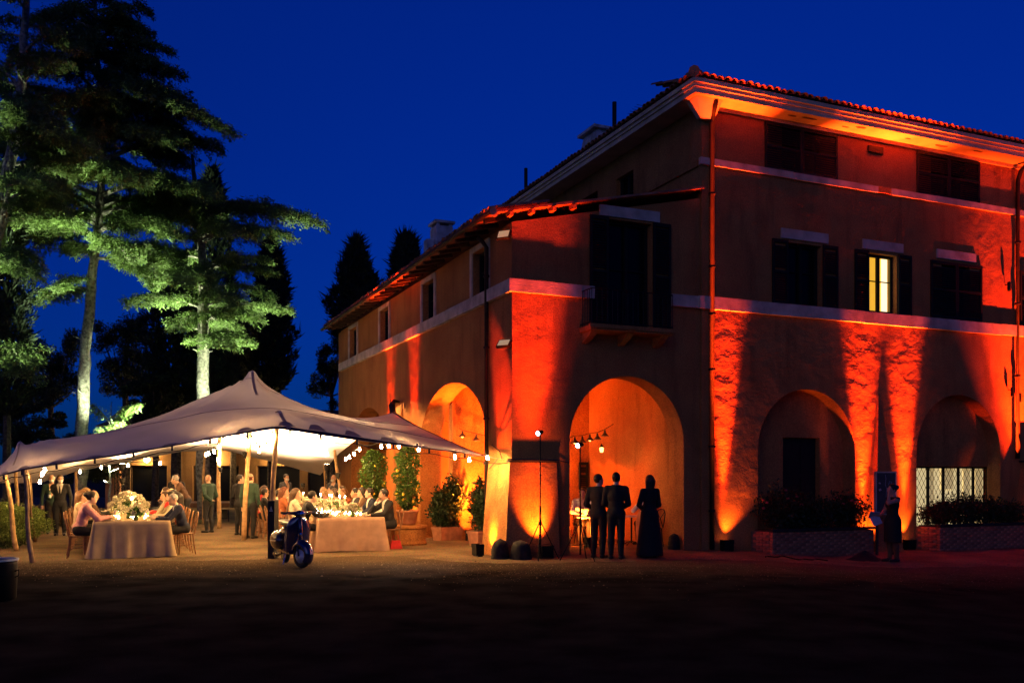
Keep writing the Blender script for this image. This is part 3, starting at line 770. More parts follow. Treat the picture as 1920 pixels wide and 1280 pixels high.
def node(p):
    d = (G[:,:,0]-p[0])**2+(G[:,:,1]-p[1])**2
    return np.unravel_index(np.argmin(d), d.shape)
PEAK = at(470,694,24.4); FPOLE = at(520,769,19.5); LPOLE = at(40,826,20.6); FAR_T = at(412,815,29.9)
peaks = {}
def pin(p, hard=True):
    i,j = node(p); Z[i,j] = p[2]; fixed[i,j] = True
    if hard: peaks[(i,j)] = p[2]
def ridge(p, q, sag, n=60):
    for k in range(n+1):
        t = k/n; r = Vector(p).lerp(Vector(q), t); r.z -= sag*4*t*(1-t); pin(r, False)
ridge(PEAK, LPOLE, .42); ridge(PEAK, W(-.36,8.0,tie_z-.02), .62); ridge(PEAK, FAR_T, .35)
crease = []
for (x0_,y0_),(x1_,y1_) in (((360,824),(445,797)),((445,797),(520,769)),((520,769),(600,787)),((600,787),(740,818))):
    for k in range(25):
        t = k/24; p = at(x0_+(x1_-x0_)*t, y0_+(y1_-y0_)*t, 19.42); pin(p, False); crease.append(node(p))
for p in (PEAK, FPOLE, LPOLE, FAR_T): pin(p)
def relax(Z, fixed, n):
    Fm = Z.copy()
    for _ in range(n):
        A = .25*(Z[:-2,1:-1]+Z[2:,1:-1]+Z[1:-1,:-2]+Z[1:-1,2:])
        Z[1:-1,1:-1] = np.where(fixed[1:-1,1:-1], Fm[1:-1,1:-1], A)
    return Z
Z = relax(Z, fixed, 3500)
soft = np.zeros_like(fixed); soft[0]=soft[-1]=True; soft[:,0]=soft[:,-1]=True
for (i,j),z in peaks.items():
    for di in (-1,0,1):
        for dj in (-1,0,1): soft[i+di,j+dj] = True; Z[i+di,j+dj] = z-.035*(abs(di)+abs(dj))
for i,j in crease: soft[i,j] = True
Z = relax(Z, soft, 16)
# seams and slight slack between the stretched panels
G[:,:,2] = Z
uu = np.linspace(0,1,NU)[:,None]; vv = np.linspace(0,1,NV)[None,:]
inner = np.minimum(1, 8*np.minimum(np.minimum(uu,1-uu), np.minimum(vv,1-vv)))
G[:,:,2] += inner*.012*np.sin(uu*61+3*np.sin(vv*9))*np.cos(vv*37)
for P_, amp, wid in ((PEAK,.045,2.4),(FPOLE,.03,1.3),(LPOLE,.03,1.6),(FAR_T,.03,1.6),(Vector(hem_right[6]),.03,1.6)):       # tension folds fanning out from each pole
    dx_, dy_ = G[:,:,0]-P_.x, G[:,:,1]-P_.y; d_ = np.hypot(dx_,dy_); th_ = np.arctan2(dy_,dx_)
    G[:,:,2] += inner*amp*np.exp(-(d_/wid)**2)*np.minimum(1,d_/.35)*np.sin(th_*11+1.7*np.sin(th_*3))
def fabric(name, col, tr):
    return mat(name, col, rough=.85, vary=.05, scale=1.2, bump=.15, bscale=160, transl=tr)
M_TENT = fabric('stretch_fabric', (.55,.48,.48), .075)
M_PATCHF = fabric('reinforced_fabric', (.36,.28,.25), .2)
M_HEM = mat('hem_webbing', (.035,.028,.034), rough=.8)
tent = empty('stretch_tent', (PEAK.x, PEAK.y, 0), 0, 'beige stretch tent with peaked poles spread beside the villa', 'tent')
def rel(P): return [(p[0]-PEAK.x, p[1]-PEAK.y, p[2]) for p in P]
quads = [(i*NV+j, (i+1)*NV+j, (i+1)*NV+j+1, i*NV+j+1) for i in range(NU-1) for j in range(NV-1)]
Vt = G.reshape(-1,3)-np.array([PEAK.x,PEAK.y,0])
canopy = put('canopy', fast_mesh('canopy', Vt, quads), M_TENT, tent, smooth=True)
def S(uf, vf):
    x = min(max(uf,0),1)*(NU-1); y = min(max(vf,0),1)*(NV-1); i=min(int(x),NU-2); j=min(int(y),NV-2); a=x-i; b=y-j
    p = (1-a)*(1-b)*G[i,j]+a*(1-b)*G[i+1,j]+(1-a)*b*G[i,j+1]+a*b*G[i+1,j+1]
    return Vector(p)
def strip(a, b, n, off=.006, m=M_HEM, name='hem'):
    vs = []
    for k in range(n+1):
        for p in (a(k/n), b(k/n)): vs.append(p+Vector((0,-off*.6,off)))
    return put(name, MB().add(rel(vs), [(2*k,2*k+1,2*k+3,2*k+2) for k in range(n)]), m, canopy, smooth=True)
strip(lambda t: S(t,0), lambda t: S(t,.0085), 150)
strip(lambda t: S(1,t), lambda t: S(.994,t), 110)
# seams: thin ridges sewn across the panels
for vf in (.20,.36,.55,.75):
    pts = [S(k/90, vf+.02*math.sin(k*.05))+Vector((0,-.004,.006)) for k in range(91)]
    put('seam', MB().tube(rel(pts), .007, 4), M_PATCHF, canopy)
# half-round reinforcement patches along the hem with a strap below each, and bars over the poles
ufs = [.045+.0555*k for k in range(17)]
uF = node(FPOLE)[0]/(NU-1)
ufs = sorted([u_ for u_ in ufs if abs(u_-uF) > .035] + [uF])
for uf in ufs:
    vs, n, m5 = [], 14, 5
    for q in range(m5+1):
        for k in range(n+1):
            t = math.pi*k/n; q_ = q/m5
            vs.append(S(uf+.0145*math.cos(t)*(1-.35*q_), .0105+(.0125*q_)*(1 if 0 < k < n else 0)*math.sin(t)**.35)+Vector((0,-.006,.005)))
    put('hem_patch', MB().add(rel(vs), [(q*(n+1)+k,q*(n+1)+k+1,(q+1)*(n+1)+k+1,(q+1)*(n+1)+k) for q in range(m5) for k in range(n)]), M_PATCHF, canopy, smooth=True)
    p = S(uf,0); put('strap', MB().box(-.02,.02,-.012,.012,-.09,.005, M=Matrix.Translation(rel([p])[0])), M_HEM, canopy)
def pole_bar(P, du, dv):
    i,j = node(P); u0,v0 = i/(NU-1), j/(NV-1)
    vs = []
    for k in range(9):
        t = k/8
        for s in (-1,1): vs.append(S(u0+du*t+s*.003, v0+dv*t)+Vector((0,-.008,.008)))
    put('pole_cap', MB().add(rel(vs), [(2*k,2*k+1,2*k+3,2*k+2) for k in range(8)]), M_PATCHF, canopy)
pole_bar(FPOLE, 0, -node(FPOLE)[1]/(NV-1)+.002); pole_bar(PEAK, .004, -.085); pole_bar(LPOLE, .01, -.10)
put('edge_rope', MB().tube(rel([S(k/80,0)+Vector((0,-.02,-.07-.05*abs(math.sin(k/80*17*math.pi)))) for k in range(81)]), .008, 5), M_HEM, canopy)
# fixing ropes and wall bracket
def rope(pts, r=.009): put('guy_rope', MB().tube(rel(pts), r, 5), M_HEM, tent)
rope([S(1,0), W(-.11,-.10,2.065), W(.5,-.09,2.065), W(1.02,-.06,2.06), W(1.36,-.015,2.0)], .012)
rope([S(1,.012), W(-.12,.4,2.25), W(-.1,.9,2.4)]); rope([S(1,.02), W(-.10,1.1,1.85)])
bk = put('wall_bracket', MB().tube(rel([W(-.02,8.3,3.9), W(-.2,8.25,3.92), W(-.30,8.12,3.78), W(-.30,8.05,3.55), W(-.34,7.9,3.45), W(-.36,7.6,3.3)]), [.03,.06,.10,.09,.12,.05], 9), M_IRON, tent)
rope([W(-.05,9.2,3.5), W(-.3,8.3,3.95)], .012)
rope([Vector(hem_front[0]), at(-160,1040,20.6)])
# wooden poles
M_POLE = mat('debarked_pole', (.50,.31,.15), rough=.75, vary=.25, scale=7, bump=.4, bscale=12)
M_POLED = mat('weathered_pole', (.25,.16,.09), rough=.8, vary=.25, scale=7, bump=.4, bscale=12)
def tent_pole(top, foot, r, m, bend=.03, label=None):
    top, foot = Vector(top), Vector(foot); n = 12; pts, rr = [], []
    ph = random.uniform(0,6)
    for k in range(n+1):
        t = k/n; p = foot.lerp(top, t)
        p += Vector((math.sin(t*4.2+ph)*bend, math.cos(t*3.1+ph)*bend, 0))*math.sin(math.pi*t)
        pts.append(p); rr.append(r*(1.15-.35*t)*(1+.06*math.sin(k*2.3+ph)))
    put('pole', MB().tube(rel(pts), rr, 9), m, tent, smooth=True)
tent_pole(PEAK-Vector((0,0,.03)), gpoint(457,24.3), .058, M_POLE)
tent_pole(FPOLE-Vector((0,0,.03)), gpoint(509,19.2), .055, M_POLED)
tent_pole(FAR_T-Vector((0,0,.04)), gpoint(411,29.9), .065, M_POLE)
tent_pole(at(384,846,33.0), gpoint(381,33.2), .05, M_POLE)
tent_pole(at(142,884,31.4), gpoint(143,30.6), .055, M_POLE)
tent_pole(at(45,881,18.35), gpoint(61,18.0), .042, M_POLED)
tent_pole(at(49,880,18.5), gpoint(66,24), .04, M_POLED)
tent_pole(LPOLE-Vector((0,0,.04)), gpoint(31,20.9), .05, M_POLE) if False else tent_pole(at(9,886,20.0), gpoint(31,20.9), .05, M_POLE)
tent_pole(at(30,872,24), gpoint(30,25), .05, M_POLE)
tent_pole(at(53,882,27), gpoint(64,29), .05, M_POLE)
tent_pole(S(.97,.80)-Vector((0,0,.02)), W(-.75,11.9,0), .06, M_POLE)
tent_pole(S(.985,.93)-Vector((0,0,.02)), W(-.85,14.4,0), .06, M_POLE)

# ---------------------------------------------------------------- string lights under the tent
WARM = (1.0, .56, .20)
M_BULB = mat('warm_bulb', (1,.85,.6), emit=1650, ecol=WARM, vary=.01)
me_bulb = MB().lathe([(.001,-.045),(.018,-.040),(.028,-.020),(.028,-.002),(.020,.025),(.014,.055)], 10).mesh('bulb')
me_sock = MB().lathe([(.02,.05),(.022,.056),(.022,.1),(.001,.102)], 8).mesh('socket')
def string_light(pts, label, sag=.06, cable=True):
    pts = [Vector(p) for p in pts]
    o = empty('string_light', pts[0], 0, label, 'string light', 'string lights strung under the tent')
    path = []
    for p,q in zip(pts, pts[1:]):
        for k in range(6):
            t = k/6; r = p.lerp(q, t); r.z += .12 - sag*4*t*(1-t); path.append(r-pts[0])
    path.append(pts[-1]+Vector((0,0,.12))-pts[0])
    put('cable', MB().tube(path, .009, 5), M_BLACK, o)
    for p in pts:
        b = put('bulb', me_bulb, M_BULB, o, loc=p-pts[0], smooth=True); put('socket', me_sock, M_BLACK, b)
string_light([at(84,881,18.9), at(79,889,19.3), at(75,903,20.0)], 'three glowing bulbs under the left corner of the tent')
string_light([at(472,824,20.0), at(441,821,19.4), at(436,822,19.6), at(418,828,20.2), at(410,838,21.2), at(401,846,22.5), at(391,850,23.5), at(386,852,24)], 'row of glowing bulbs receding under the tent left of the front pole')
string_light([at(511,818,19.4), at(500,837,20.2), at(486,845,20.8), at(481,838,21.4)], 'short loop of glowing bulbs beside the front tent pole')
string_light([at(785,842,19.4), at(748,836,19.7), at(729,836,20.2), at(715,837,20.9), at(674,842,22.2), at(664,851,23.6), at(655,857,24.8), at(648,861,26)], 'row of glowing bulbs receding along the arcade edge of the tent')
string_light([at(914,858,19.3), at(880,862,19.6), at(853,857,19.8)], 'three glowing bulbs under the tent tip at the corner pier')
string_light([at(300,868,24), at(240,872,25.5), at(190,876,27), at(150,884,28.5)], 'dim sparse bulbs under the left rear of the tent')
# work lights on a truss stand that wash the canopy from below
M_FLOODW = mat('flood_glass_warm', (1,.9,.7), emit=45, ecol=(1,.72,.40), vary=.01)
def truss_light(p, label, aims, power):
    o = empty('truss_light', p, 0, label, 'stage light')
    tr = MB()
    for sx,sy in ((-.12,-.12),(.12,-.12),(.12,.12),(-.12,.12)): tr.tube([(sx,sy,0),(sx,sy,1.9)], .018, 6)
    for k in range(7):
        z = .05+k*.28; c = [(-.12,-.12),(.12,-.12),(.12,.12),(-.12,.12)]
        for a_,b_ in zip(c, c[1:]+c[:1]): tr.tube([(*a_,z),(*b_,z+.26)], .008, 4)
    put('truss', tr, M_BLACK, o)
    for k,(aim,dx) in enumerate(aims):
        h = put('lamp_head', MB().lathe([(.06,-.12),(.09,-.05),(.10,.08),(.10,.1)], 12, (dx,-.05,2.02)), M_BLACK, o)
        put('lens', MB().lathe([(.001,.101),(.085,.101),(.085,.106),(.001,.107)], 12, (dx,-.05,2.02)), M_FLOODW, h)
        lamp('work_light', 'SPOT', o, (dx,-.05,2.16), power, (1,.66,.32), spot_size=rad(120), spot_blend=1.0, shadow_soft_size=.10, aim=aim)
truss_light(W(-1.0,13.3,0), 'truss with bright work lights at the rear corner of the arcade', [((-2.2,-1.6,3.6),-.1)], 2600)
truss_light(Vector((at(225,0,30.5).x,30.5,0)), 'added dark truss with a fill light behind the left table', [((1.6,-1.8,3.6),.1)], 1500)  # added stand that brightens the left rear of the canopy
# added lamps without a known source, brightening the canopy from below
me_cl = MB().lathe([(.03,-.10),(.05,-.06),(.075,.05),(.07,.05),(.045,-.04),(.001,-.04)], 12).mesh('shade')
def canopy_fill_lamp(p, power, label):
    o = empty('canopy_fill_lamp', p, 0, label, 'lamp', 'added fill lamps under the canopy')
    put('shade', me_cl, M_BLACK, o, smooth=True); put('bulb', MB().ball((0,0,.0),.03,8,5), M_FLOODW, o)
    put('clamp', MB().tube([(0,0,-.09),(0,.06,-.12),(0,.12,-.10)], .014, 6), M_IRON, o)
    lamp('canopy_wash','SPOT',o,(0,0,.06),power,(1,.64,.30),spot_size=rad(140),spot_blend=.6,shadow_soft_size=.08,aim=(0,.1,2))
canopy_fill_lamp(gpoint(459,24.1)+Vector((0,0,2.3)), 350, 'added fill lamp on the main tent pole')
canopy_fill_lamp(gpoint(413,29.7)+Vector((0,0,1.95)), 1100, 'added fill lamp on the rear tent pole')
canopy_fill_lamp(Vector((-10.3,24.2,1.6)), 1500, 'added fill lamp over the left side of the left table')
canopy_fill_lamp(W(-2.5,10.2,1.45), 6000, 'added fill lamp beside the middle of the right table')
canopy_fill_lamp(W(-3.3,13.0,1.3), 6000, 'added fill lamp beyond the far end of the right table')
canopy_fill_lamp(W(-2.6,5.0,1.75), 1500, 'added fill lamp over the right side of the right table')
# ---------------------------------------------------------------- vegetation
M_BARK = mat('cedar_bark', (.22,.20,.165), rough=.95, vary=.4, scale=9, bump=1.5, bscale=14)
M_BARKD = mat('dark_bark', (.07,.055,.04), rough=.95, vary=.4, scale=9, bump=1, bscale=14)
M_NEED = mat('cedar_needles', (.125,.19,.052), rough=.6, vary=.35, scale=1.7, transl=.3)
M_CYP = mat('cypress_scale', (.020,.032,.014), rough=.8, vary=.35, scale=2)
M_DARKL = mat('holm_oak_leaf', (.030,.045,.018), rough=.7, vary=.35, scale=2, transl=.15)
M_LEAF = mat('citrus_leaf', (.055,.115,.022), rough=.45, vary=.35, scale=5, transl=.3)
M_BAY = mat('bay_leaf', (.022,.045,.014), rough=.5, vary=.35, scale=5, transl=.2)
M_HEDGE = mat('hedge_leaf', (.13,.19,.04), rough=.6, vary=.4, scale=4, transl=.3)

def leaf_quads(C, D, N, L, Wd):
    """elongated leaf faces: centres, axis directions, normals -> verts, quads (a pointed rhombus each)"""
    D = D/np.maximum(1e-9, np.linalg.norm(D,axis=1,keepdims=True))
    S_ = np.cross(D, N); S_ /= np.maximum(1e-9, np.linalg.norm(S_,axis=1,keepdims=True))
    L = np.broadcast_to(np.asarray(L,float).reshape(-1,1), (len(C),1)); Wd = np.broadcast_to(np.asarray(Wd,float).reshape(-1,1), (len(C),1))
    v = np.stack([C, C+D*L*.45+S_*Wd*.5, C+D*L, C+D*L*.45-S_*Wd*.5], 1).reshape(-1,3)
    return v, np.arange(len(C)*4).reshape(-1,4)
def unit(n, r): 
    d = r.normal(size=(n,3)); return d/np.linalg.norm(d,axis=1,keepdims=True)

def cedar(base, path, limbs, n_rand, seed, label, zlo, zhi, spread, dens=1.0, r0=.21, k=1.0):
    r = np.random.default_rng(seed); zlo, zhi, spread, r0 = far(zlo,k), far(zhi,k), spread*k, r0*k
    limbs = [(t_, far(z_,k)) for t_, z_ in limbs]
    base = Vector(base); path = [Vector(p) for p in path]
    o = empty('cedar_tree', base, 0, label, 'tree', 'cedars behind the tent')
    n = len(path); rr = [r0*(1-.78*q_/(n-1)) for q_ in range(n)]
    # densify trunk
    pts, rad_ = [], []
    for i_ in range(n-1):
        for q in range(5):
            t = q/5; p = path[i_].lerp(path[i_+1], t); pts.append(p-base+Vector((r.normal()*.02, r.normal()*.02, 0))); rad_.append((rr[i_]*(1-t)+rr[i_+1]*t)*(1+.05*r.normal()))
    pts.append(path[-1]-base); rad_.append(rr[-1])
    put('trunk', MB().tube(pts, rad_, 12), M_BARK, o, smooth=True)
    for k in range(9):                                    # snapped stubs on the bare trunk
        t = r.uniform(.12,.55); p = pts[int(t*(len(pts)-1))]; a = r.uniform(0,6.28); d = Vector((math.cos(a),math.sin(a),.25))
        put('branch_stub', MB().tube([p, p+d*.22, p+d*r.uniform(.3,.6)], [.04,.03,.012], 5), M_BARK, o)
    def trunk_at(z):
        for a,b in zip(pts, pts[1:]):
            if a.z <= z <= b.z: return a.lerp(b, (z-a.z)/max(1e-6,b.z-a.z))
        return pts[-1]
    todo = []
    for tip, zs in limbs: todo.append((trunk_at(zs), Vector(tip)-base))
    for kk in range(n_rand):
        z = zlo+(zhi-zlo)*(kk+r.uniform(0,1))/n_rand; a = r.uniform(0,2*math.pi); s = trunk_at(z)
        L = spread*(1.05-.75*(z-zlo)/(zhi-zlo))*r.uniform(.55,1.1)
        todo.append((s, s+Vector((math.cos(a)*L, math.sin(a)*L, L*r.uniform(-.12,.22)))))
    wood = MB(); CC, DD, NN, LL = [], [], [], []
    for s, e in todo:
        ax = e-s; L = ax.length; m = 10; pl = []
        sway = Vector((r.normal(), r.normal(), 0))*.05*L
        for q in range(m+1):
            t = q/m; p = s.lerp(e, t); p.z += L*.10*math.sin(math.pi*t) - L*.05*t*t; p += sway*math.sin(math.pi*t)
            pl.append(p)
        r_b = .025+.016*L
        wood.tube(pl, [r_b*(1-.9*q/m) for q in range(m+1)], 6)
        h = Vector((ax.x,ax.y,0)).normalized(); side = Vector((-h.y,h.x,0))
        ns = int(L/.11*dens)
        for q in range(ns):
            t = .22+.78*(q+r.uniform(0,1))/ns; p = pl[min(m-1,int(t*m))].lerp(pl[min(m,int(t*m)+1)], t*m-int(t*m))
            sg = -1 if q % 2 else 1
            sl = (.28+.95*(1-t)**.7*min(1,(t-.1)*3))*min(1.5,L*.30)*r.uniform(.5,1.2)
            d = (h*r.uniform(.35,.9)+side*sg*r.uniform(.5,1.1)+Vector((0,0,r.uniform(-.50,.12)))).normalized()
            tip = p+d*sl-Vector((0,0,sl*.14))
            if r.random() < .5: wood.tube([p, p.lerp(tip,.5)+Vector((0,0,sl*.04)), tip], [.012,.008,.003], 3)
            nt = max(4, int(sl/.017*dens))
            tt = r.uniform(.05,1.05,nt)[:,None]
            P = np.array(p)*(1-tt)+np.array(tip)*tt + np.c_[np.zeros((nt,2)), sl*.05*np.sin(math.pi*tt)]
            lat = np.array(d.cross(Vector((0,0,1)))); w = (1-tt)*.30*sl+.05
            P = P+lat[None,:]*r.normal(size=(nt,1))*w+r.normal(size=(nt,3))*np.array([.03,.03,.06])
            Dd = np.array(d)[None,:]*r.uniform(.4,1.2,(nt,1))+lat[None,:]*r.normal(size=(nt,1))*.8+np.c_[np.zeros((nt,2)), r.uniform(-.95,.15,nt)]
            Nn = np.array([0,0,1.])[None,:]+r.normal(size=(nt,3))*.45
            CC.append(P); DD.append(Dd); NN.append(Nn); LL.append(r.uniform(.07,.17,nt))
    put('limb_wood', wood, M_BARK, o)['kind'] = 'stuff'
    C = np.concatenate(CC); D = np.concatenate(DD); Nn = np.concatenate(NN); L = np.concatenate(LL)
    C3 = np.repeat(C,2,0)+r.normal(size=(len(C)*2,3))*.03; D3 = np.repeat(D,2,0)+r.normal(size=(len(C)*2,3))*.35
    v, q = leaf_quads(C3, D3, np.repeat(Nn,2,0), np.repeat(L,2), .042)
    put('crown', fast_mesh('crown', v, q), M_NEED, o)
    return o
YA, YB, YC = 35.5, 31.0, 36.5
far = lambda z, k: CAMH+(z-CAMH)*k
cedar(at(153,1010,YA)*1-Vector((0,0,at(153,1010,YA).z)), [Vector((at(152,0,YA).x,YA,0)), at(153,800,YA), at(158,700,YA), at(166,600,YA), at(176,500,YA), at(186,400,YA), at(192,300,YA), at(188,180,YA), at(180,60,YA), at(170,-120,YA)],
      [(at(432,237,YA-1),13.2),(at(345,195,YA-3),13.9),(at(330,128,YA-2),14.4),(at(312,85,YA-1.5),15.2),(at(262,40,YA-1),15.9),(at(398,352,YA-2),10.6),(at(330,430,YA-2.5),9.4),(at(350,300,YA+2),12.0),(at(300,250,YA-3),12.4),
       (at(250,330,YA-4),11.0),(at(120,270,YA-4),12.2),(at(60,350,YA-3),11.6),(at(95,420,YA-2),10.0),(at(130,465,YA+2),8.8),(at(240,480,YA-3),9.0),(at(290,530,YA-1),8.6),(at(110,540,YA-2),7.9),(at(60,560,YA+1),7.6),(at(260,170,YA-3),14.0),(at(150,90,YA-4),15.3),(at(70,30,YA-3),16)],
      70, 3, 'tall cedar with a pale bare trunk rising behind the left table', 8.8, 17.5, 4.4, 1.45, k=YA/29.0)
cedar(gpoint(-60,YB), [gpoint(-60,YB), at(-42,640,YB), at(-8,450,YB), at(24,280,YB), at(42,120,YB), at(48,0,YB), at(55,-150,YB)],
      [(at(130,110,YB-1),12.6),(at(170,265,YB-2),10.6),(at(120,60,YB-1),13.5),(at(95,235,YB-3),11),(at(45,200,YB-3),11.4),(at(30,330,YB-4),9.6),(at(60,470,YB-2),7.6),(at(52,500,YB-3),7.3),(at(40,690,YB-3),5.2),(at(-60,300,YB),10),(at(-80,100,YB),12.5),(at(140,180,YB+2),12)],
      30, 8, 'cedar at the left edge with lit green sprays', 8.0, 15.5, 2.9, 1.35, r0=.24, k=YB/25.5)
cedar(gpoint(380,YC), [gpoint(381,YC), at(380,745,YC), at(380,640,YC), at(382,540,YC), at(378,460,YC), at(372,400,YC), at(366,340,YC), at(360,290,YC)],
      [(at(603,408,YC-1),10.6),(at(560,395,YC+1),10.4),(at(540,432,YC-2),9.6),(at(482,590,YC-2),6.9),(at(470,640,YC-1.5),6.4),(at(455,560,YC-3),7.6),(at(505,480,YC-1),8.6),(at(300,560,YC-2),7.6),(at(270,470,YC-2),8.4),(at(255,360,YC-2),10.3),(at(330,610,YC-3),7.0),(at(420,640,YC-3),6.0),(at(340,520,YC-4),8.0),(at(230,395,YC),10.0),(at(440,430,YC-3),9.8),(at(350,640,YC-1),6.2)],
      24, 21, 'cedar with a long flat limb reaching right over the tent', 6.8, 11.8, 3.0, 1.3, r0=.24, k=YC/31.0)
# a low lit cedar sprig showing over the tent ridge
cedar(gpoint(205,34.8), [gpoint(205,34.8), at(206,860,34.8), at(208,800,34.8), at(210,752,34.8)],
      [(at(240,762,34.4),3.6),(at(175,755,34.4),3.7),(at(225,790,34),3.2),(at(190,800,34),3.0),(at(245,800,34.8),3.0),(at(262,755,34.8),3.9)], 8, 5, 'small bright green cedar sapling just above the tent ridge', 2.2, 4.0, 1.0, 1.3, r0=.05)

def spindle(px, ytop, ybot, Y, wpx, seed, label, kind='cypress_tree', lumps=.42, m=M_CYP, taper=.55, group='dark trees against the evening sky', n=15000):
    """a cypress: narrow flame-shaped crown of scale-leaf tufts round a hidden trunk"""
    r = np.random.default_rng(seed)
    top = at(px,ytop,Y); z1 = top.z; z0 = max(.4, at(px,ybot,Y).z); x = top.x; R = wpx*Y/F_PX/2
    o = empty(kind, (x,Y,0), 0, label, 'tree', group)
    put('trunk', MB().tube([(0,0,0),(.03,0,z1*.4),(0,.02,z1*.85)], [R*.16+.05,R*.12+.04,.02], 7), M_BARKD, o)
    t = r.beta(1.05,1.15,n); a = r.uniform(0,2*math.pi,n)
    prof = np.minimum(1, (1-t)**taper*1.35)*np.minimum(1,(t+.02)*9)
    lob = 1+lumps*(np.sin(a*3+t*17+seed)+.7*np.sin(a*5-t*31)+.6*np.sin(t*53+a*2))*.5
    rr = R*prof*lob*(1-.45*r.random(n)**2.2)
    C = np.c_[np.cos(a)*rr, np.sin(a)*rr, z0+(z1-z0)*t]
    D = np.c_[np.cos(a)*.5, np.sin(a)*.5, np.full(n,.9)]+r.normal(size=(n,3))*.45
    v, q = leaf_quads(C, D, np.c_[np.cos(a),np.sin(a),np.zeros(n)]+r.normal(size=(n,3))*.5, (r.uniform(.12,.34,n)+.35*(r.random(n) > .93))*(Y/40), .075*(Y/40))
    put('crown', fast_mesh('crown', v, q), m, o)
def broad(px, py, Y, rx, ry, seed, label, m=M_DARKL, clumps=34, per=420, group='dark trees against the evening sky', name='broadleaf_tree', cat='tree', leaf=.14, bottom=.25):
    """an open crown of separate leaf clumps carried on limbs, with gaps between them"""
    r = np.random.default_rng(seed); c = at(px,py,Y); k = Y/F_PX; Rx, Rz = rx*k, ry*k
    o = empty(name, (c.x,Y,0), 0, label, cat, group)
    cl = unit(clumps,r)*(r.random((clumps,1))**.45)*np.array([Rx,Rx*.8,Rz]); cl[:,2] += c.z
    fork = Vector((0,0,max(.3,c.z-Rz*.75)))
    put('trunk', MB().tube([(0,0,0),(.04*Rx,0,fork.z*.5),fork,(0,0,c.z+Rz*.3)], [.09*Rx+.04,.075*Rx+.03,.06*Rx+.02,.02], 7), M_BARKD, o)
    b = MB()
    for p in cl[::2]: b.tube([fork, fork.lerp(Vector(p),.55)+Vector((0,0,-.05*Rz)), Vector(p)], [.03*Rx+.01,.02*Rx+.006,.004], 4)
    put('limb_wood', b, M_BARKD, o)['kind'] = 'stuff'
    s = r.uniform(.16,.34,clumps)
    P = np.repeat(cl,per,0)+unit(clumps*per,r)*(r.random((clumps*per,1))**.5)*np.repeat(s,per)[:,None]*np.array([Rx,Rx,Rz*.75])
    D = unit(len(P),r); D[:,2] -= .25
    v, q = leaf_quads(P, D, unit(len(P),r), r.uniform(.6,1.3,len(P))*leaf, leaf*.5)
    put('crown', fast_mesh('crown', v, q), m, o)
spindle(508,448,740,48,72,1,'tall dark cypress standing alone left of the tent peak')
spindle(398,318,760,44,92,2,'tallest dark cypress behind the cedar with the long limb', lumps=.35)
spindle(668,450,640,52,92,4,'dark cypress just left of the villa eave', taper=.8, lumps=.45)
spindle(762,443,560,58,44,6,'small cypress tip above the villa eave beside the chimney', taper=.45)
spindle(12,385,780,34,76,9,'dark cypress at the left edge behind the lit sprays', taper=.4)
spindle(330,500,780,46,110,12,'wide dark cypress between the two cedar trunks', lumps=.4, taper=.35)
spindle(437,560,760,50,60,15,'low dark cypress right of the pale lit trunk', taper=.5)
broad(622,690,50,46,70,31,'dark drooping tree beside the far corner of the villa', clumps=26, per=300)
broad(95,690,46,70,100,32,'dark broadleaf tree between the left cedar trunks')
broad(235,670,48,80,85,33,'dark broadleaf tree right of the pale cedar trunk')
broad(290,740,44,60,60,34,'low dark tree behind the tent ridge')
broad(40,790,42,80,60,35,'low dark tree behind the left tent corner')
broad(560,790,60,70,40,36,'low distant tree under the cypress right of the tent peak')
broad(150,850,48,90,50,37,'dark bush mass behind the left tent corner', clumps=40)
broad(660,640,54,50,60,38,'dark tree filling the gap behind the villa eave', clumps=24, per=300)
# tree floodlights on the lawn behind the tent
M_FLOODG = mat('flood_glass_white', (1,1,.9), emit=30, ecol=(.9,1,.75), vary=.01)
def ground_flood(p, aim, power, ang, label, col=(.84,1.0,.62)):
    o = empty('ground_floodlight', p, 0, label, 'floodlight', 'floodlights that light the cedars')
    put('body', MB().box(-.18,.18,-.10,.10,.10,.36).box(-.20,-.181,-.03,.03,0,.25).box(.181,.20,-.03,.03,0,.25).box(-.18,.18,-.10,-.09,.3601,.46).box(-.18,.18,.09,.10,.3601,.46).box(-.18,-.17,-.0899,.0899,.3601,.46).box(.17,.18,-.0899,.0899,.3601,.46), M_BLACK, o)
    put('glass', MB().box(-.16,.16,-.08,.08,.361,.366), M_FLOODG, o)
    lamp('flood_beam','SPOT',o,(0,0,.47),power,col,spot_size=rad(ang),spot_blend=.7,shadow_soft_size=.12,aim=Vector(aim)-Vector(p))
ground_flood(Vector((-14.9,33.9,0)), at(215,470,YA), 38000, 52, 'floodlight on the ground aimed at the tall cedar')
ground_flood(Vector((-10.9,34.6,0)), at(425,590,YC), 20000, 54, 'floodlight on the ground aimed at the cedar by the tent peak')
ground_flood(Vector((-17.6,27.6,0)), at(25,380,YB), 17000, 50, 'floodlight on the ground by the left edge cedar')
ground_flood(Vector((-14.6,33.4,0)), at(215,780,34.8), 420, 60, 'small floodlight at the foot of the cedar sapling')
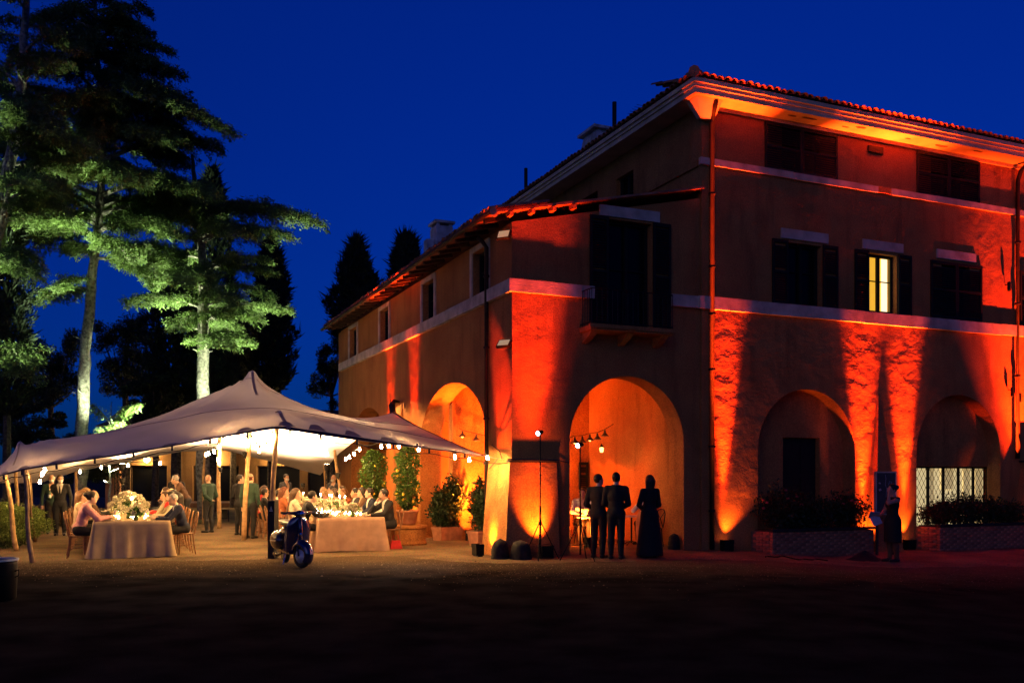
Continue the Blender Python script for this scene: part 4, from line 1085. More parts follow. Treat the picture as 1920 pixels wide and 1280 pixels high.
# hedge and low shrubs
def shrub(name, c, size, seed, m, label, group=None, n=9000, leaf=.06, lob=.25, cat='shrub', stems=5, up=.2, parent=None, kind_parts=True):
    r = np.random.default_rng(seed); c = Vector(c)
    o = parent or empty(name, c, 0, label, cat, group)
    off = Vector((0,0,0)) if parent is None else c
    P = unit(n,r)*(r.random((n,1))**.33)
    a = np.arctan2(P[:,1],P[:,0])
    l = 1+lob*(np.sin(a*3+P[:,2]*5+seed)+np.sin(a*7+P[:,2]*9)*.6+np.sin(P[:,2]*13+a)*.5)*.6
    P = P*l[:,None]*np.array(size); P[:,2] += size[2]
    P[:,2] = np.maximum(P[:,2], .02+.05*r.random(n))
    D = unit(n,r); D[:,2] += up
    v, q = leaf_quads(P+np.array(off), D, unit(n,r), r.uniform(.6,1.3,n)*leaf, leaf*.5)
    b = MB()
    for k in range(stems):
        e = Vector(P[r.integers(n)])*.8; b.tube([off+Vector((r.normal()*.04,r.normal()*.04,0)), off+e*.5+Vector((0,0,.05)), off+e], [.018,.012,.004], 5)
    put('stem', b, M_BARKD, o)['kind'] = 'stuff'
    put('foliage', fast_mesh('foliage', v, q), m, o)
    return o
for k,(px,Y,sx,sz,lab) in enumerate(((-5,21.6,.75,.55,'rounded green hedge bush at the left edge behind the tent poles'),(22,22.6,.6,.5,'light green hedge bush beside the leaning left pole'),(40,24.6,.7,.45,'yellowish low bush behind the left poles'),(92,31,.9,.35,'brownish low bush behind the two standing waiters'),(150,32,.8,.3,'low dry bush behind the guests of the left table'))):
    shrub('hedge_bush', gpoint(px,Y), (sx,sx*.9,sz), 50+k, M_HEDGE if k < 3 else mat('dry_leaf',(.16,.10,.04),vary=.4,scale=4,transl=.2), lab, 'bushes at the left of the tent')
# ---------------------------------------------------------------- people: one continuous surface grown from a posed skeleton
def surface_nets(F, org, h):
    Sg = F < 0
    nx,ny,nz = F.shape
    cs = [(i,j,k) for i in (0,1) for j in (0,1) for k in (0,1)]
    sl = lambda A,c: A[c[0]:nx-1+c[0], c[1]:ny-1+c[1], c[2]:nz-1+c[2]]
    cnt = sum(sl(Sg,c).astype(np.int8) for c in cs)
    act = (cnt > 0) & (cnt < 8)
    I = np.argwhere(act); idx = -np.ones(act.shape, np.int32); idx[act] = np.arange(len(I))
    P = np.zeros((len(I),3)); Wt = np.zeros((len(I),1))
    for a in range(8):
        for b in range(a+1,8):
            ca, cb = np.array(cs[a]), np.array(cs[b])
            if np.abs(ca-cb).sum() != 1: continue
            A_, B_ = I+ca, I+cb
            fa = F[A_[:,0],A_[:,1],A_[:,2]]; fb = F[B_[:,0],B_[:,1],B_[:,2]]
            cr = (fa < 0) != (fb < 0)
            t = np.where(cr, fa/np.where(cr, fa-fb, 1), 0)[:,None]
            P += np.where(cr[:,None], ca+(cb-ca)*t, 0); Wt += cr[:,None]
    V = (I+P/np.maximum(Wt,1))*h+org
    quads = []
    for ax in range(3):
        o1, o2 = [(1,2),(2,0),(0,1)][ax]
        s0 = [slice(1,-1)]*3; s0[ax] = slice(0,-1); s1 = list(s0); s1[ax] = slice(1,None)
        A_ = Sg[tuple(s0)]; B_ = Sg[tuple(s1)]
        for inside in (True, False):
            E = np.argwhere((A_ != B_) & (A_ == inside))
            if not len(E): continue
            base = E.copy(); base[:,o1] += 1; base[:,o2] += 1
            def cell(d1,d2):
                q = base.copy(); q[:,o1] += d1-1; q[:,o2] += d2-1
                return idx[q[:,0],q[:,1],q[:,2]]
            q = np.stack([cell(0,0),cell(1,0),cell(1,1),cell(0,1)],1)
            quads.append(q if inside else q[:,::-1])
    Q = np.concatenate(quads); Q = Q[(Q >= 0).all(1)]
    return V, Q

class Fig:
    """posed body: a list of round cones and ellipsoids, each in a group (head, neck, torso, arm, hand, hips, leg, foot)"""
    def __init__(s): s.p = []
    def cone(s, g, a, b, ra, rb, k=.025): s.p.append((g,'c',np.array(a,float),np.array(b,float),ra,rb,k)); return s
    def ell(s, g, c, rxyz, R=None, k=.03): s.p.append((g,'e',np.array(c,float),np.array(rxyz,float),np.eye(3) if R is None else np.array(R),0,k)); return s
    def build(s, groups, h, infl=0.0, clip=None, cut=None, name='body', kmul=1.0):
        pr = [q for q in s.p if groups is None or q[0] in groups]
        lo = np.full(3,9.); hi = np.full(3,-9.)
        for g,t,a,b,c,d,k in pr:
            if t == 'c':
                m = max(c,d)+infl
                lo = np.minimum(lo, np.minimum(a,b)-m); hi = np.maximum(hi, np.maximum(a,b)+m)
            else:
                m = b.max()+infl; lo = np.minimum(lo, a-m); hi = np.maximum(hi, a+m)
        lo -= 3*h; hi += 3*h
        n = np.ceil((hi-lo)/h).astype(int)+1
        F = np.full(n, 1.0, np.float32)
        ax = [lo[i]+h*np.arange(n[i]) for i in range(3)]
        for g,t,a,b,c,d,k in pr:
            k = k*kmul
            m = (max(c,d) if t == 'c' else b.max())+infl+k+.03
            l = (np.minimum(a,b) if t == 'c' else a)-m; u_ = (np.maximum(a,b) if t == 'c' else a)+m
            i0 = np.clip(np.floor((l-lo)/h).astype(int),0,n); i1 = np.clip(np.ceil((u_-lo)/h).astype(int)+1,0,n)
            X = np.stack(np.meshgrid(*[ax[i][i0[i]:i1[i]] for i in range(3)], indexing='ij'), -1)
            if t == 'c':
                ba = b-a; L2 = max(1e-9,(ba**2).sum()); tt = np.clip(((X-a)@ba)/L2,0,1)
                D = np.linalg.norm(X-a-tt[...,None]*ba,axis=-1)-(c+(d-c)*tt)
            else:
                q = (X-a)@c; k0 = np.linalg.norm(q/b,axis=-1); k1 = np.linalg.norm(q/b**2,axis=-1)
                D = k0*(k0-1)/np.maximum(k1,1e-6)
            D = D-infl
            Fs = F[i0[0]:i1[0],i0[1]:i1[1],i0[2]:i1[2]]
            hh = np.clip(.5+.5*(Fs-D)/k,0,1)
            F[i0[0]:i1[0],i0[1]:i1[1],i0[2]:i1[2]] = Fs*(1-hh)+D*hh-k*hh*(1-hh)
        if clip is not None:
            X = np.stack(np.meshgrid(*ax, indexing='ij'), -1); F = np.maximum(F, clip(X))
        V, Q = surface_nets(F, lo, h)
        me = fast_mesh(name, V, Q); me.polygons.foreach_set('use_smooth', [True]*len(me.polygons))
        return me

def rotx(a): c,s_ = math.cos(a), math.sin(a); return np.array([[1,0,0],[0,c,-s_],[0,s_,c]])
def rotz(a): c,s_ = math.cos(a), math.sin(a); return np.array([[c,-s_,0],[s_,c,0],[0,0,1]])

def figure(pelvis=(0,0,.93), lean=0.0, headyaw=0.0, headpitch=0.0, hands=None, elbows=None, knees=None, ankles=None, toes=None, fem=False, grip=None):
    """front is +y, up is z, x to the figure's right; returns the Fig and the head's frame"""
    f = Fig(); P = np.array(pelvis,float); R = rotx(-lean)
    T = lambda x,y,z: P+R@np.array([x,y,z])
    sw = .165 if fem else .19; hw = .095 if fem else .09
    f.ell('hips', T(0,0,.01), (.165,.115,.13)).ell('torso', T(0,.005,.17), (.135 if fem else .15,.095,.15)).ell('torso', T(0,.0,.36), (.15 if fem else .17,.108,.19), R)
    if fem: f.ell('torso', T(.065,.075,.36), (.06,.05,.06)).ell('torso', T(-.065,.075,.36), (.06,.05,.06))
    f.cone('torso', T(-sw+.02,-.01,.485), T(sw-.02,-.01,.485), .058, .058, .05)
    f.cone('torso', T(0,-.015,.48), T(0,-.005,.56), .07, .055, .04)
    f.cone('neck', T(0,-.005,.52), T(0,.015,.63), .054, .05, .02)
    Rh = R@rotx(lean*.75-headpitch)@rotz(-headyaw)
    H = T(0,.02,.69); hd = lambda x,y,z: H+Rh@np.array([x,y,z])
    f.ell('head', hd(0,-.012,.035), (.076,.096,.098), Rh, .02).ell('head', hd(0,.022,-.03), (.062,.072,.088), Rh, .03)
    f.cone('head', hd(0,.075,-.075), hd(0,.05,-.085), .026, .03, .03)                       # chin
    f.cone('head', hd(0,.088,.012), hd(0,.112,-.022), .009, .015, .012)                     # nose
    f.cone('head', hd(-.03,.084,.026), hd(.03,.084,.026), .010, .010, .012)                 # brow
    f.cone('head', hd(-.018,.086,-.052), hd(.018,.086,-.052), .009, .009, .008)             # lips
    for s_ in (-1,1): f.ell('head', hd(s_*.08,-.012,-.003), (.010,.020,.032), Rh, .006)
    for s_ in (-1,1):
        sh = T(s_*sw,-.01,.47); i = 0 if s_ < 0 else 1
        el = np.array(elbows[i]) if elbows else T(s_*(sw+.06),-.03,.19)
        wr = np.array(hands[i]) if hands else el+np.array([s_*.01,.07,-.25])
        f.cone('arm', sh, el, .052 if fem else .058, .040, .03); f.cone('arm', el, wr, .041, .027, .02)
        d = wr-el; d /= np.linalg.norm(d); 
        gd = d if grip is None or grip[i] is None else np.array(grip[i])/np.linalg.norm(grip[i])
        sd = np.cross(gd,[0,0,1.]); 
        if np.linalg.norm(sd) < .2: sd = np.array([0,1.,0])-gd*gd[1]
        sd /= np.linalg.norm(sd); nr = np.cross(sd,gd)
        pm = wr+gd*.05
        f.cone('hand', wr, wr+gd*.03, .026, .028, .012); f.cone('hand', pm-sd*.022, pm+sd*.022, .019, .019, .02)
        f.cone('hand', pm+gd*.02-sd*.024, pm+gd*.02+sd*.024, .016, .016, .015)
        curl = nr*(-.6 if nr[2] > 0 else .6)
        for q,(o_,l_) in enumerate(((-.030,.058),(-.010,.072),(.010,.076),(.030,.068))):
            b0 = pm+gd*.03+sd*o_; b1 = b0+gd*l_*.55+curl*l_*.12; b2 = b1+(gd*.75+curl).__mul__(l_*.5)
            f.cone('hand', b0, b1, .0105, .0095, .004); f.cone('hand', b1, b2, .0095, .008, .004)
        th = -sd if s_ > 0 else sd
        b0 = wr+gd*.025+th*.022; b1 = b0+gd*.03+th*.026; f.cone('hand', b0, b1, .013, .0115, .008); f.cone('hand', b1, b1+gd*.034+curl*.01, .0115, .009, .004)
        hp = P+np.array([s_*hw,0,-.03]); kn = np.array(knees[i]) if knees else np.array([s_*.10,.02,.49]); an = np.array(ankles[i]) if ankles else np.array([s_*.10,-.03,.085])
        f.cone('leg', hp, kn, .088, .057, .04); f.cone('leg', kn, kn+(an-kn)*.35+np.array([0,-.015,0]), .055, .056, .03); f.cone('leg', kn+(an-kn)*.35+np.array([0,-.015,0]), an, .054, .036, .03)
        td = np.array(toes[i]) if toes else np.array([s_*.02,.16,0.])
        f.cone('foot', an+np.array([0,-.03,-.045]), an+np.array([0,.02,-.03]), .038, .04, .03); f.cone('foot', an+np.array([0,0,-.045]), an*np.array([1,1,0])+td+np.array([0,0,.032]), .04, .030, .03)
    Mh = Matrix(Rh.tolist()).to_4x4(); Mh.translation = Vector(H)
    return f, Mh
# hair, masks and hats in the head's own frame ---------------------------------
def hair_mesh(kind):
    f = Fig(); cl = lambda X: np.maximum(np.maximum((X[...,1]-.030-.35*(X[...,2]-.02)), -(X[...,2]+.055)), -.1)
    if kind == 'short':
        f.ell('h',(0,-.016,.042),(.086,.103,.104)); cl = lambda X: np.minimum(np.maximum(X[...,1]-.035-.45*(X[...,2]-.03), -(X[...,2]+.045)), np.maximum(.085-X[...,2],X[...,1]-.085))
    elif kind == 'fringe':
        f.ell('h',(0,-.018,.025),(.085,.102,.10)); cl = lambda X: np.maximum(np.maximum(X[...,1]-.02, -(X[...,2]+.06)), X[...,2]-.045)
    elif kind == 'bun':
        f.ell('h',(0,-.016,.042),(.088,.105,.106)).ell('h',(0,-.125,.06),(.05,.045,.048)); cl = lambda X: np.minimum(np.maximum(X[...,1]-.03-.45*(X[...,2]-.03), -(X[...,2]+.06)), np.maximum(.10-X[...,2],X[...,1]-.06))
    elif kind == 'long':
        f.ell('h',(0,-.016,.042),(.09,.107,.108)).cone('h',(0,-.075,.0),(0,-.105,-.30),.085,.055,.06).cone('h',(-.06,-.05,0),(-.075,-.06,-.22),.05,.03,.05).cone('h',(.06,-.05,0),(.075,-.06,-.22),.05,.03,.05)
        cl = lambda X: np.minimum(np.maximum(X[...,1]-.02-.45*(X[...,2]-.03), -(X[...,2]+.42)), np.maximum(.08-X[...,2],X[...,1]-.085))
    elif kind == 'bob':
        f.ell('h',(0,-.016,.042),(.092,.108,.108)).cone('h',(-.06,-.045,0),(-.07,-.04,-.09),.05,.04,.05).cone('h',(.06,-.045,0),(.07,-.04,-.09),.05,.04,.05).cone('h',(0,-.08,0),(0,-.08,-.10),.07,.06,.05)
        cl = lambda X: np.minimum(np.maximum(X[...,1]-.02-.45*(X[...,2]-.03), -(X[...,2]+.16)), np.maximum(.08-X[...,2],X[...,1]-.085))
    return f.build(None, .010, clip=cl, name='hair')
HAIR = {k: hair_mesh(k) for k in ('short','fringe','bun','long','bob')}
fm = Fig().ell('m',(0,.035,-.045),(.070,.075,.062)).cone('m',(0,.10,-.03),(0,.09,-.06),.022,.024,.03)
ME_MASK = fm.build(None,.008,clip=lambda X: np.maximum(.045-X[...,1]-.0*X[...,2], X[...,2]+.012), name='face_mask')
ME_HAT = MB().lathe([(.001,.03),(.095,.025),(.118,.045),(.122,.065),(.10,.092),(.05,.105),(.001,.107)], 18).mesh('hat')
ME_EYE = MB().ball((0,0,0),.0085,8,5).mesh('eye')

# poses -------------------------------------------------------------------------
HB = .0105
def pose_meshes(kw, key, fem=False):
    f, Mh = figure(fem=fem, **kw)
    d = {'Mh': Mh, 'body': f.build(None, HB, name='body')}
    P = np.array(kw.get('pelvis',(0,0,.93)),float); R = rotx(-kw.get('lean',0.0))
    loc = lambda X: (X-P)@R            # torso coordinates
    hem = -.16 if not kw.get('seat') else -.10
    cl_j = lambda X: np.maximum(hem-loc(X)[...,2], loc(X)[...,2]-.57)
    vneck = lambda X: np.maximum(cl_j(X), np.minimum(np.minimum(loc(X)[...,1]-.03, (loc(X)[...,2]-.12)*.30-np.abs(loc(X)[...,0])+.0), .2))
    d['jacket'] = f.build({'torso','arm','hips'}, .0125, .016, lambda X: np.maximum(cl_j(X), np.minimum(np.minimum(loc(X)[...,1]-.02, (loc(X)[...,2]-.16)*.22-np.abs(loc(X)[...,0])), .2)), name='jacket')
    d['shirt'] = f.build({'torso','arm','hips'}, .0125, .008, lambda X: np.maximum(np.maximum(-.05-loc(X)[...,2], loc(X)[...,2]-.575), np.abs(loc(X)[...,0])-.30), name='shirt')
    d['trousers'] = f.build({'hips','leg'}, .0125, .013, lambda X: np.maximum(X[...,2]-P[2]-.10, .06-X[...,2]), name='trousers')
    d['shoe'] = f.build({'foot'}, .011, .008, lambda X: np.maximum(X[...,2]-.10, -X[...,2]), name='shoe')
    return d
def dress_mesh(f, hemz, flare, P=(0,0,.93), sleeves=True):
    P = np.array(P)
    f2 = Fig(); f2.p = [q for q in f.p if q[0] in (('torso','arm','hips') if sleeves else ('torso','hips'))]
    f2.cone('hips', P+np.array([0,0,-.02]), np.array([P[0],P[1],hemz+.05]), .155, .16+flare, .08)
    f2.cone('hips', P+np.array([-.05,0,-.1]), np.array([P[0]-.08,P[1],hemz+.05]), .12, .13+flare*.6, .08); f2.cone('hips', P+np.array([.05,0,-.1]), np.array([P[0]+.08,P[1],hemz+.05]), .12, .13+flare*.6, .08)
    return f2.build(None, .014, .014, lambda X: np.maximum(hemz-X[...,2], X[...,2]-1.47), name='dress')
SEAT = .50
sp = dict(pelvis=(0,-.02,SEAT+.09), seat=True)
def seated(lean, hl, hr, el, er, yaw=0, pitch=.0):
    k = dict(pelvis=(0,-.02,SEAT+.09), lean=lean, headyaw=yaw, headpitch=pitch, hands=(hl,hr), elbows=(el,er), knees=((-.11,.42,SEAT+.03),(.11,.42,SEAT+.03)), ankles=((-.11,.40,.09),(.11,.38,.09)), toes=((-.02,.16,0),(.02,.16,0)))
    return k
POSES_S = {
    'rest': seated(.10, (-.14,.46,.80),(.13,.44,.80),(-.27,.20,.82),(.27,.18,.82), .2),
    'lean': seated(.34, (-.12,.58,.82),(.08,.55,.84),(-.26,.36,.80),(.28,.36,.80), -.25),
    'chin': seated(.22, (-.16,.50,.80),(.06,.30,1.10),(-.27,.26,.82),(.22,.42,.84), .35),
    'back': seated(-.06, (-.15,.38,.80),(.16,.40,.80),(-.27,.10,.84),(.27,.10,.84), -.4),
}
ST = {}
for k_, v_ in POSES_S.items():
    v2 = dict(v_); v3 = {a: b for a,b in v2.items() if a != 'seat'}
    ST[k_] = pose_meshes(v3, k_); 
    ST[k_+'_f'] = pose_meshes(v3, k_, True)
relaxed = dict()
POSES_U = {
    'relaxed': dict(headyaw=.15),
    'bottle': dict(hands=((-.26,.02,.70),(.22,.28,1.12)), elbows=((-.27,-.04,1.10),(.28,-.02,1.08)), grip=(None,(0,.3,1)), headyaw=-.2),
    'backhand': dict(hands=((-.05,-.16,.98),(.24,.16,1.0)), elbows=((-.27,-.14,1.14),(.27,-.04,1.12)), grip=((1,0,0),None), headyaw=.1, headpitch=.25),
    'serve': dict(pelvis=(0,-.08,.92), lean=.5, hands=((-.18,.60,.98),(.14,.62,.96)), elbows=((-.28,.30,1.08),(.28,.32,1.06)), headyaw=.3),
    'clasp': dict(hands=((-.05,.20,1.02),(.06,.20,1.0)), elbows=((-.25,.02,1.12),(.25,.02,1.12)), grip=((1,.2,0),(-1,.2,0)), headpitch=-.2),
    'chat': dict(hands=((-.20,.22,1.02),(.22,.18,.98)), elbows=((-.27,-.02,1.12),(.27,-.02,1.12)), headyaw=.6, headpitch=-.15),
}
for k_, v_ in POSES_U.items(): ST[k_] = pose_meshes(v_, k_)
ST['clasp_f'] = pose_meshes(POSES_U['clasp'], 'c', True)
phone_kw = dict(hands=((-.10,.16,1.58),(.05,.30,1.05)), elbows=((-.24,.26,1.34),(.26,.06,1.12)), grip=((.5,-.3,.8),(0,1,.15)), headyaw=.0, headpitch=.05, ankles=((-.06,-.06,.085),(.09,.02,.085)))
ST['phone'] = pose_meshes(phone_kw, 'p', True)
ff, _ = figure(fem=True, **POSES_U['clasp']); ST['clasp_f']['dress'] = dress_mesh(ff, .04, .10)
ff, _ = figure(fem=True, **phone_kw); ST['phone']['dress'] = dress_mesh(ff, .44, -.01, sleeves=False)

CL = {n_: mat('cloth_'+n_, c_, rough=.85, vary=.12, scale=14, bump=.25, bscale=60) for n_, c_ in dict(black=(.010,.010,.012), charcoal=(.022,.022,.026), navy=(.010,.014,.035), green=(.018,.042,.030), white=(.62,.60,.55), pink=(.52,.24,.24),
     cream=(.50,.42,.30), brown=(.085,.045,.025), red=(.45,.02,.02), grey=(.10,.10,.11), rust=(.28,.08,.03), beige=(.38,.28,.18)).items()}
SKIN = [mat('skin_'+str(i_), c_, rough=.55, vary=.08, scale=20, spec=.35) for i_, c_ in enumerate(((.55,.33,.23),(.48,.27,.18),(.42,.23,.15),(.60,.38,.28)))]
HC = {n_: mat('hair_'+n_, c_, rough=.5, vary=.3, scale=30, bump=.4, bscale=60) for n_, c_ in dict(black=(.010,.008,.007), brown=(.045,.022,.010), chestnut=(.09,.04,.015), grey=(.30,.28,.26), blond=(.30,.19,.08), auburn=(.10,.03,.012)).items()}
M_SHOE = mat('shoe_leather', (.012,.010,.009), rough=.35, vary=.2)
M_MASK = mat('mask_cloth', (.72,.72,.70), rough=.9, vary=.05)
M_EYE = mat('eye_dark', (.02,.015,.012), rough=.2)
def person(loc, face, pose, label, top='black', bottom='black', hair='short', hcol='black', skin=0, mask=False, shirt=None, dress=None, hat=False, scale=1.0, group=None, tie=False, topname='jacket', leg_cover='black'):
    """face: world heading (radians, 0 = +x) the figure looks along"""
    o = empty('person', loc, face-math.pi/2, label, 'person', group); o.scale = (scale,)*3
    m = ST[pose]
    put('body', m['body'], SKIN[skin], o)
    if dress:
        put('dress', m['dress'], CL[dress], o)
        if leg_cover: put('leg_cover', m['trousers'], CL[leg_cover], o)
    else:
        put(topname, m['jacket'], CL[top], o)
        if shirt: put('shirt', m['shirt'], CL[shirt], o)
        put('trousers', m['trousers'], CL[bottom], o)
    put('shoes', m['shoe'], M_SHOE, o)
    if hair: put('hair', HAIR[hair], HC[hcol], o, M=m['Mh'])
    if mask: put('face_mask', ME_MASK, M_MASK, o, M=m['Mh'])
    if hat: put('hat', ME_HAT, CL['black'], o, M=m['Mh'] @ Matrix.Translation((0,-.01,.04)))
    for s_ in (-1,1): put('eye', ME_EYE, M_EYE, o, M=m['Mh'] @ Matrix.Translation((s_*.031,.079,.008)))
    if tie: put('tie', MB().add([(-.012,.124,1.43),(.012,.124,1.43),(.034,.136,1.13),(0,.138,1.07),(-.034,.136,1.13)], [(0,4,3,2,1)]), CL['black'], o)
    return o
# ---------------------------------------------------------------- annex behind the tent
M_ANNEX = plaster('annex_plaster', (.46,.26,.10), (.36,.19,.07))
annex = empty('annex_building', (at(400,0,50).x, 50, 0), rad(4), 'low ochre outbuilding with three dark openings behind the tent', 'building')
ax_ = lambda px: (px-400)*50/F_PX
ops = [(ax_(247),ax_(315)), (ax_(362),ax_(447)), (ax_(480),ax_(560)), (ax_(575),ax_(640))]
poly_wall('wall', [(ax_(205),-.3),(ax_(205),4.4),(ax_(665),4.4),(ax_(665),-.3)], [rect_loop(a,b,.35,2.3) for a,b in ops], .4, 'x', 0, M_ANNEX, annex)
put('wall', MB().box(ax_(205)+.01, ax_(665)-.01, 4.0, 4.3, -.3, 4.4), M_ANNEX, annex)
put('roof', MB().add([(ax_(205)-.4,-.6,4.4),(ax_(665)+.4,-.6,4.4),(ax_(665)+.4,4.8,4.4),(ax_(205)-.4,4.8,4.4),(ax_(205)+1,2.1,5.5),(ax_(665)-1,2.1,5.5)], [(0,1,5,4),(1,2,5),(2,3,4,5),(3,0,4),(3,2,1,0)]), M_TILE, annex)
put('pilaster', MB().box(ax_(206),ax_(232),-.25,-.002,-.3,3.9), M_PINK, annex)
for a,b in ops:
    g = put('window', MB().box(a+.01,b-.01,.28,.30,.36,2.29), M_GLASSD, annex)
    put('frame', MB().box(a+.002,a+.07,.2,.278,.36,2.29).box(b-.07,b-.002,.2,.278,.36,2.29).box(a+.071,b-.071,.2,.278,2.22,2.29), M_WOODD, g)
    put('sill', MB().box(a-.05,b+.05,-.12,.19,.26,.345), M_WHITE, g)
M_GLOBE = mat('opal_globe', (1,.9,.7), emit=28, ecol=(1,.66,.28), vary=.01)
for px in (281,405,521):
    o = empty('wall_lamp', annex.matrix_basis @ Vector((ax_(px),-.25,2.62)), 0, {281:'glowing globe lamp over the left opening of the outbuilding',405:'glowing globe lamp over the middle opening of the outbuilding',521:'glowing globe lamp over the right opening of the outbuilding'}[px], 'lamp', 'globe lamps on the outbuilding')
    put('globe', MB().ball((0,0,0),.17,14,8), M_GLOBE, o, smooth=True)
    put('bracket', MB().tube([(0,.24,.25),(0,.1,.28),(0,0,.2)], .02, 6), M_IRON, o)
    lamp('globe_light','POINT',o,(0,-.02,.0),650,(1,.62,.24),shadow_soft_size=.2)

# ---------------------------------------------------------------- dining tables
M_LINEN = mat('linen_cloth', (.40,.29,.17), rough=.9, vary=.10, scale=5, bump=.4, bscale=130)
M_LINENP = mat('rose_linen_cloth', (.44,.26,.16), rough=.9, vary=.10, scale=5, bump=.4, bscale=130)
M_CHAIR = mat('chair_beech', (.24,.11,.045), rough=.5, vary=.25, scale=12)
M_CHINA = mat('china', (.70,.66,.58), rough=.25, vary=.03)
M_GLASS = mat('glassware', (.85,.8,.7), rough=.04, vary=.03, spec=.9, alpha=.26)
M_WAX = mat('candle_wax', (.8,.68,.45), rough=.5, vary=.05, emit=.6, ecol=(1,.6,.2))
M_FLAME = mat('candle_flame', (1,.8,.4), emit=480, ecol=(1,.60,.20), vary=.01)
M_ROSE = mat('white_rose', (.80,.74,.55), rough=.7, vary=.12, scale=25, transl=.3)
M_VASE = mat('green_glass_vase', (.03,.07,.02), rough=.1, vary=.2, spec=.8)
M_WINE = mat('champagne', (.75,.45,.08), rough=.05, vary=.05, spec=.5)
W_T, H_T = 1.45, .76
def table(front, L, name_side, seed, mcl):
    """front: world centre of the near end; runs away from it along the side facade"""
    o = empty('dining_table', front, TH, f'long dining table on the {name_side} under its floor-length cloth', 'table', 'long dining tables')
    put('table_top', MB().box(-W_T/2,W_T/2,0,L,H_T-.035,H_T-.006), M_WOODD, o)
    for x in (-.6,.6):
        for y in (.3,L/2,L-.3): put('leg', MB().box(x-.03,x+.03,y-.03,y+.03,0,H_T-.036), M_WOODD, o)
    r = np.random.default_rng(seed)
    c = empty('tablecloth', front, TH, None, None); bpy.data.objects.remove(c)
    per, nrm = [], []
    nx, ny = 26, 90
    cw = W_T/2+.012
    for k in range(nx): per.append((-cw+2*cw*k/nx, -.012)); nrm.append((0,-1))
    for k in range(ny): per.append((cw, -.012+(L+.024)*k/ny)); nrm.append((1,0))
    for k in range(nx): per.append((cw-2*cw*k/nx, L+.012)); nrm.append((0,1))
    for k in range(ny): per.append((-cw, L+.012-(L+.024)*k/ny)); nrm.append((-1,0))
    n = len(per); m = 9; V = []; 
    s = 0; S_ = []
    for k in range(n):
        S_.append(s); q = per[(k+1)%n]; s += math.hypot(q[0]-per[k][0], q[1]-per[k][1])
    corners = [0, nx, nx+ny, 2*nx+ny]
    cp = [(-cw,-.012,(-1,-1)),(cw,-.012,(1,-1)),(cw,L+.012,(1,1)),(-cw,L+.012,(-1,1))]
    for j in range(m+1):
        t = j/m
        for k in range(n):
            x,y = per[k]; nx_,ny_ = nrm[k]
            amp = (.030*math.sin(S_[k]*9+seed)*(.6+.4*math.sin(S_[k]*2.3))+.022*math.sin(S_[k]*23+2*seed)+.018*math.sin(S_[k]*4.3)+.010*math.sin(S_[k]*41))*t
            out = .012+.035*t*t+amp
            px_, py_ = x+nx_*out, y+ny_*out
            for cx,cy,dv in cp:                           # the spare cloth flares into a cone at each corner
                dd = math.hypot(x-cx,y-cy); f = math.exp(-(dd/.20)**2)*t
                px_ += dv[0]*f*.09; py_ += dv[1]*f*.08
            z = H_T+.004-(H_T-.012)*t+ (.012*math.sin(S_[k]*3.1+seed) if j == m else 0)
            if j == m: z = max(.012, z)
            V.append((px_,py_,z))
    Fq = [(j*n+k, (j+1)*n+k, (j+1)*n+(k+1)%n, j*n+(k+1)%n) for j in range(m) for k in range(n)]
    base = len(V)
    Fq.append(tuple(range(n)))
    cl = put('tablecloth', MB().add(V, Fq), mcl, loc=front, rot=(0,0,TH), smooth=True)
    tag(cl, f'{"beige" if mcl is M_LINEN else "rose beige"} linen cloth hanging to the ground on the {name_side} table', 'tablecloth', 'long tablecloths')
    return o
LT = Vector((-7.93,19.12,0)); RT = Vector((-3.62,20.75,0))
LL_, LR_ = 7.6, 8.8
table(LT, LL_, 'left', 3, M_LINEN); table(RT, LR_, 'right', 7, M_LINENP)
def tp(front, x, y, z=H_T+.006): return front + U*x + Vv*y + Vector((0,0,z))

def chair_parts():
    d = {}
    d['seat'] = MB().lathe([(.001,.44),(.19,.44),(.205,.452),(.20,.468),(.17,.474),(.001,.474)], 16).mesh('seat')
    d['leg_f'] = MB().tube([(0,0,.45),(.012,.01,.2),(.02,.025,0)], [.016,.014,.011], 7).mesh('leg')
    hoop = [(-.175,-.16,.45),(-.185,-.20,.62),(-.175,-.235,.80),(-.10,-.262,.90),(0,-.27,.925),(.10,-.262,.90),(.175,-.235,.80),(.185,-.20,.62),(.175,-.16,.45)]
    d['hoop'] = MB().tube(hoop, .014, 7).mesh('back_hoop')
    d['cross1'] = MB().tube([(-.165,-.165,.48),(0,-.225,.68),(.14,-.255,.86)], .010, 6).mesh('back_slat')
    d['cross2'] = MB().tube([(.165,-.168,.48),(0,-.232,.69),(-.14,-.258,.86)], .010, 6).mesh('back_slat')
    d['leg_r'] = MB().tube([(0,0,.45),(0,-.02,.22),(.01,-.06,0)], [.016,.014,.011], 7).mesh('leg')
    d['ring'] = MB().tube([(.14*math.cos(k*math.pi/6),.14*math.sin(k*math.pi/6),.20) for k in range(13)], .007, 5).mesh('stretcher')
    return d
CH = chair_parts()
def chair(loc, face, label, group=None, m=M_CHAIR):
    o = empty('chair', loc, face-math.pi/2, label, 'chair', group)
    put('seat', CH['seat'], m, o)
    for x,y,k,sx in ((-.13,.12,'leg_f',-1),(.13,.12,'leg_f',1),(-.15,-.14,'leg_r',-1),(.15,-.14,'leg_r',1)): put('leg', CH[k], m, o, loc=(x,y,0), scale=(sx,1,1))
    put('back_hoop', CH['hoop'], m, o); put('back_slat', CH['cross1'], m, o); put('back_slat', CH['cross2'], m, o); put('stretcher', CH['ring'], m, o)
    return o
ORD = ['nearest','second','third','fourth','fifth','sixth','seventh','eighth','ninth','tenth','eleventh','twelfth','thirteenth','fourteenth','fifteenth','sixteenth','seventeenth','eighteenth']
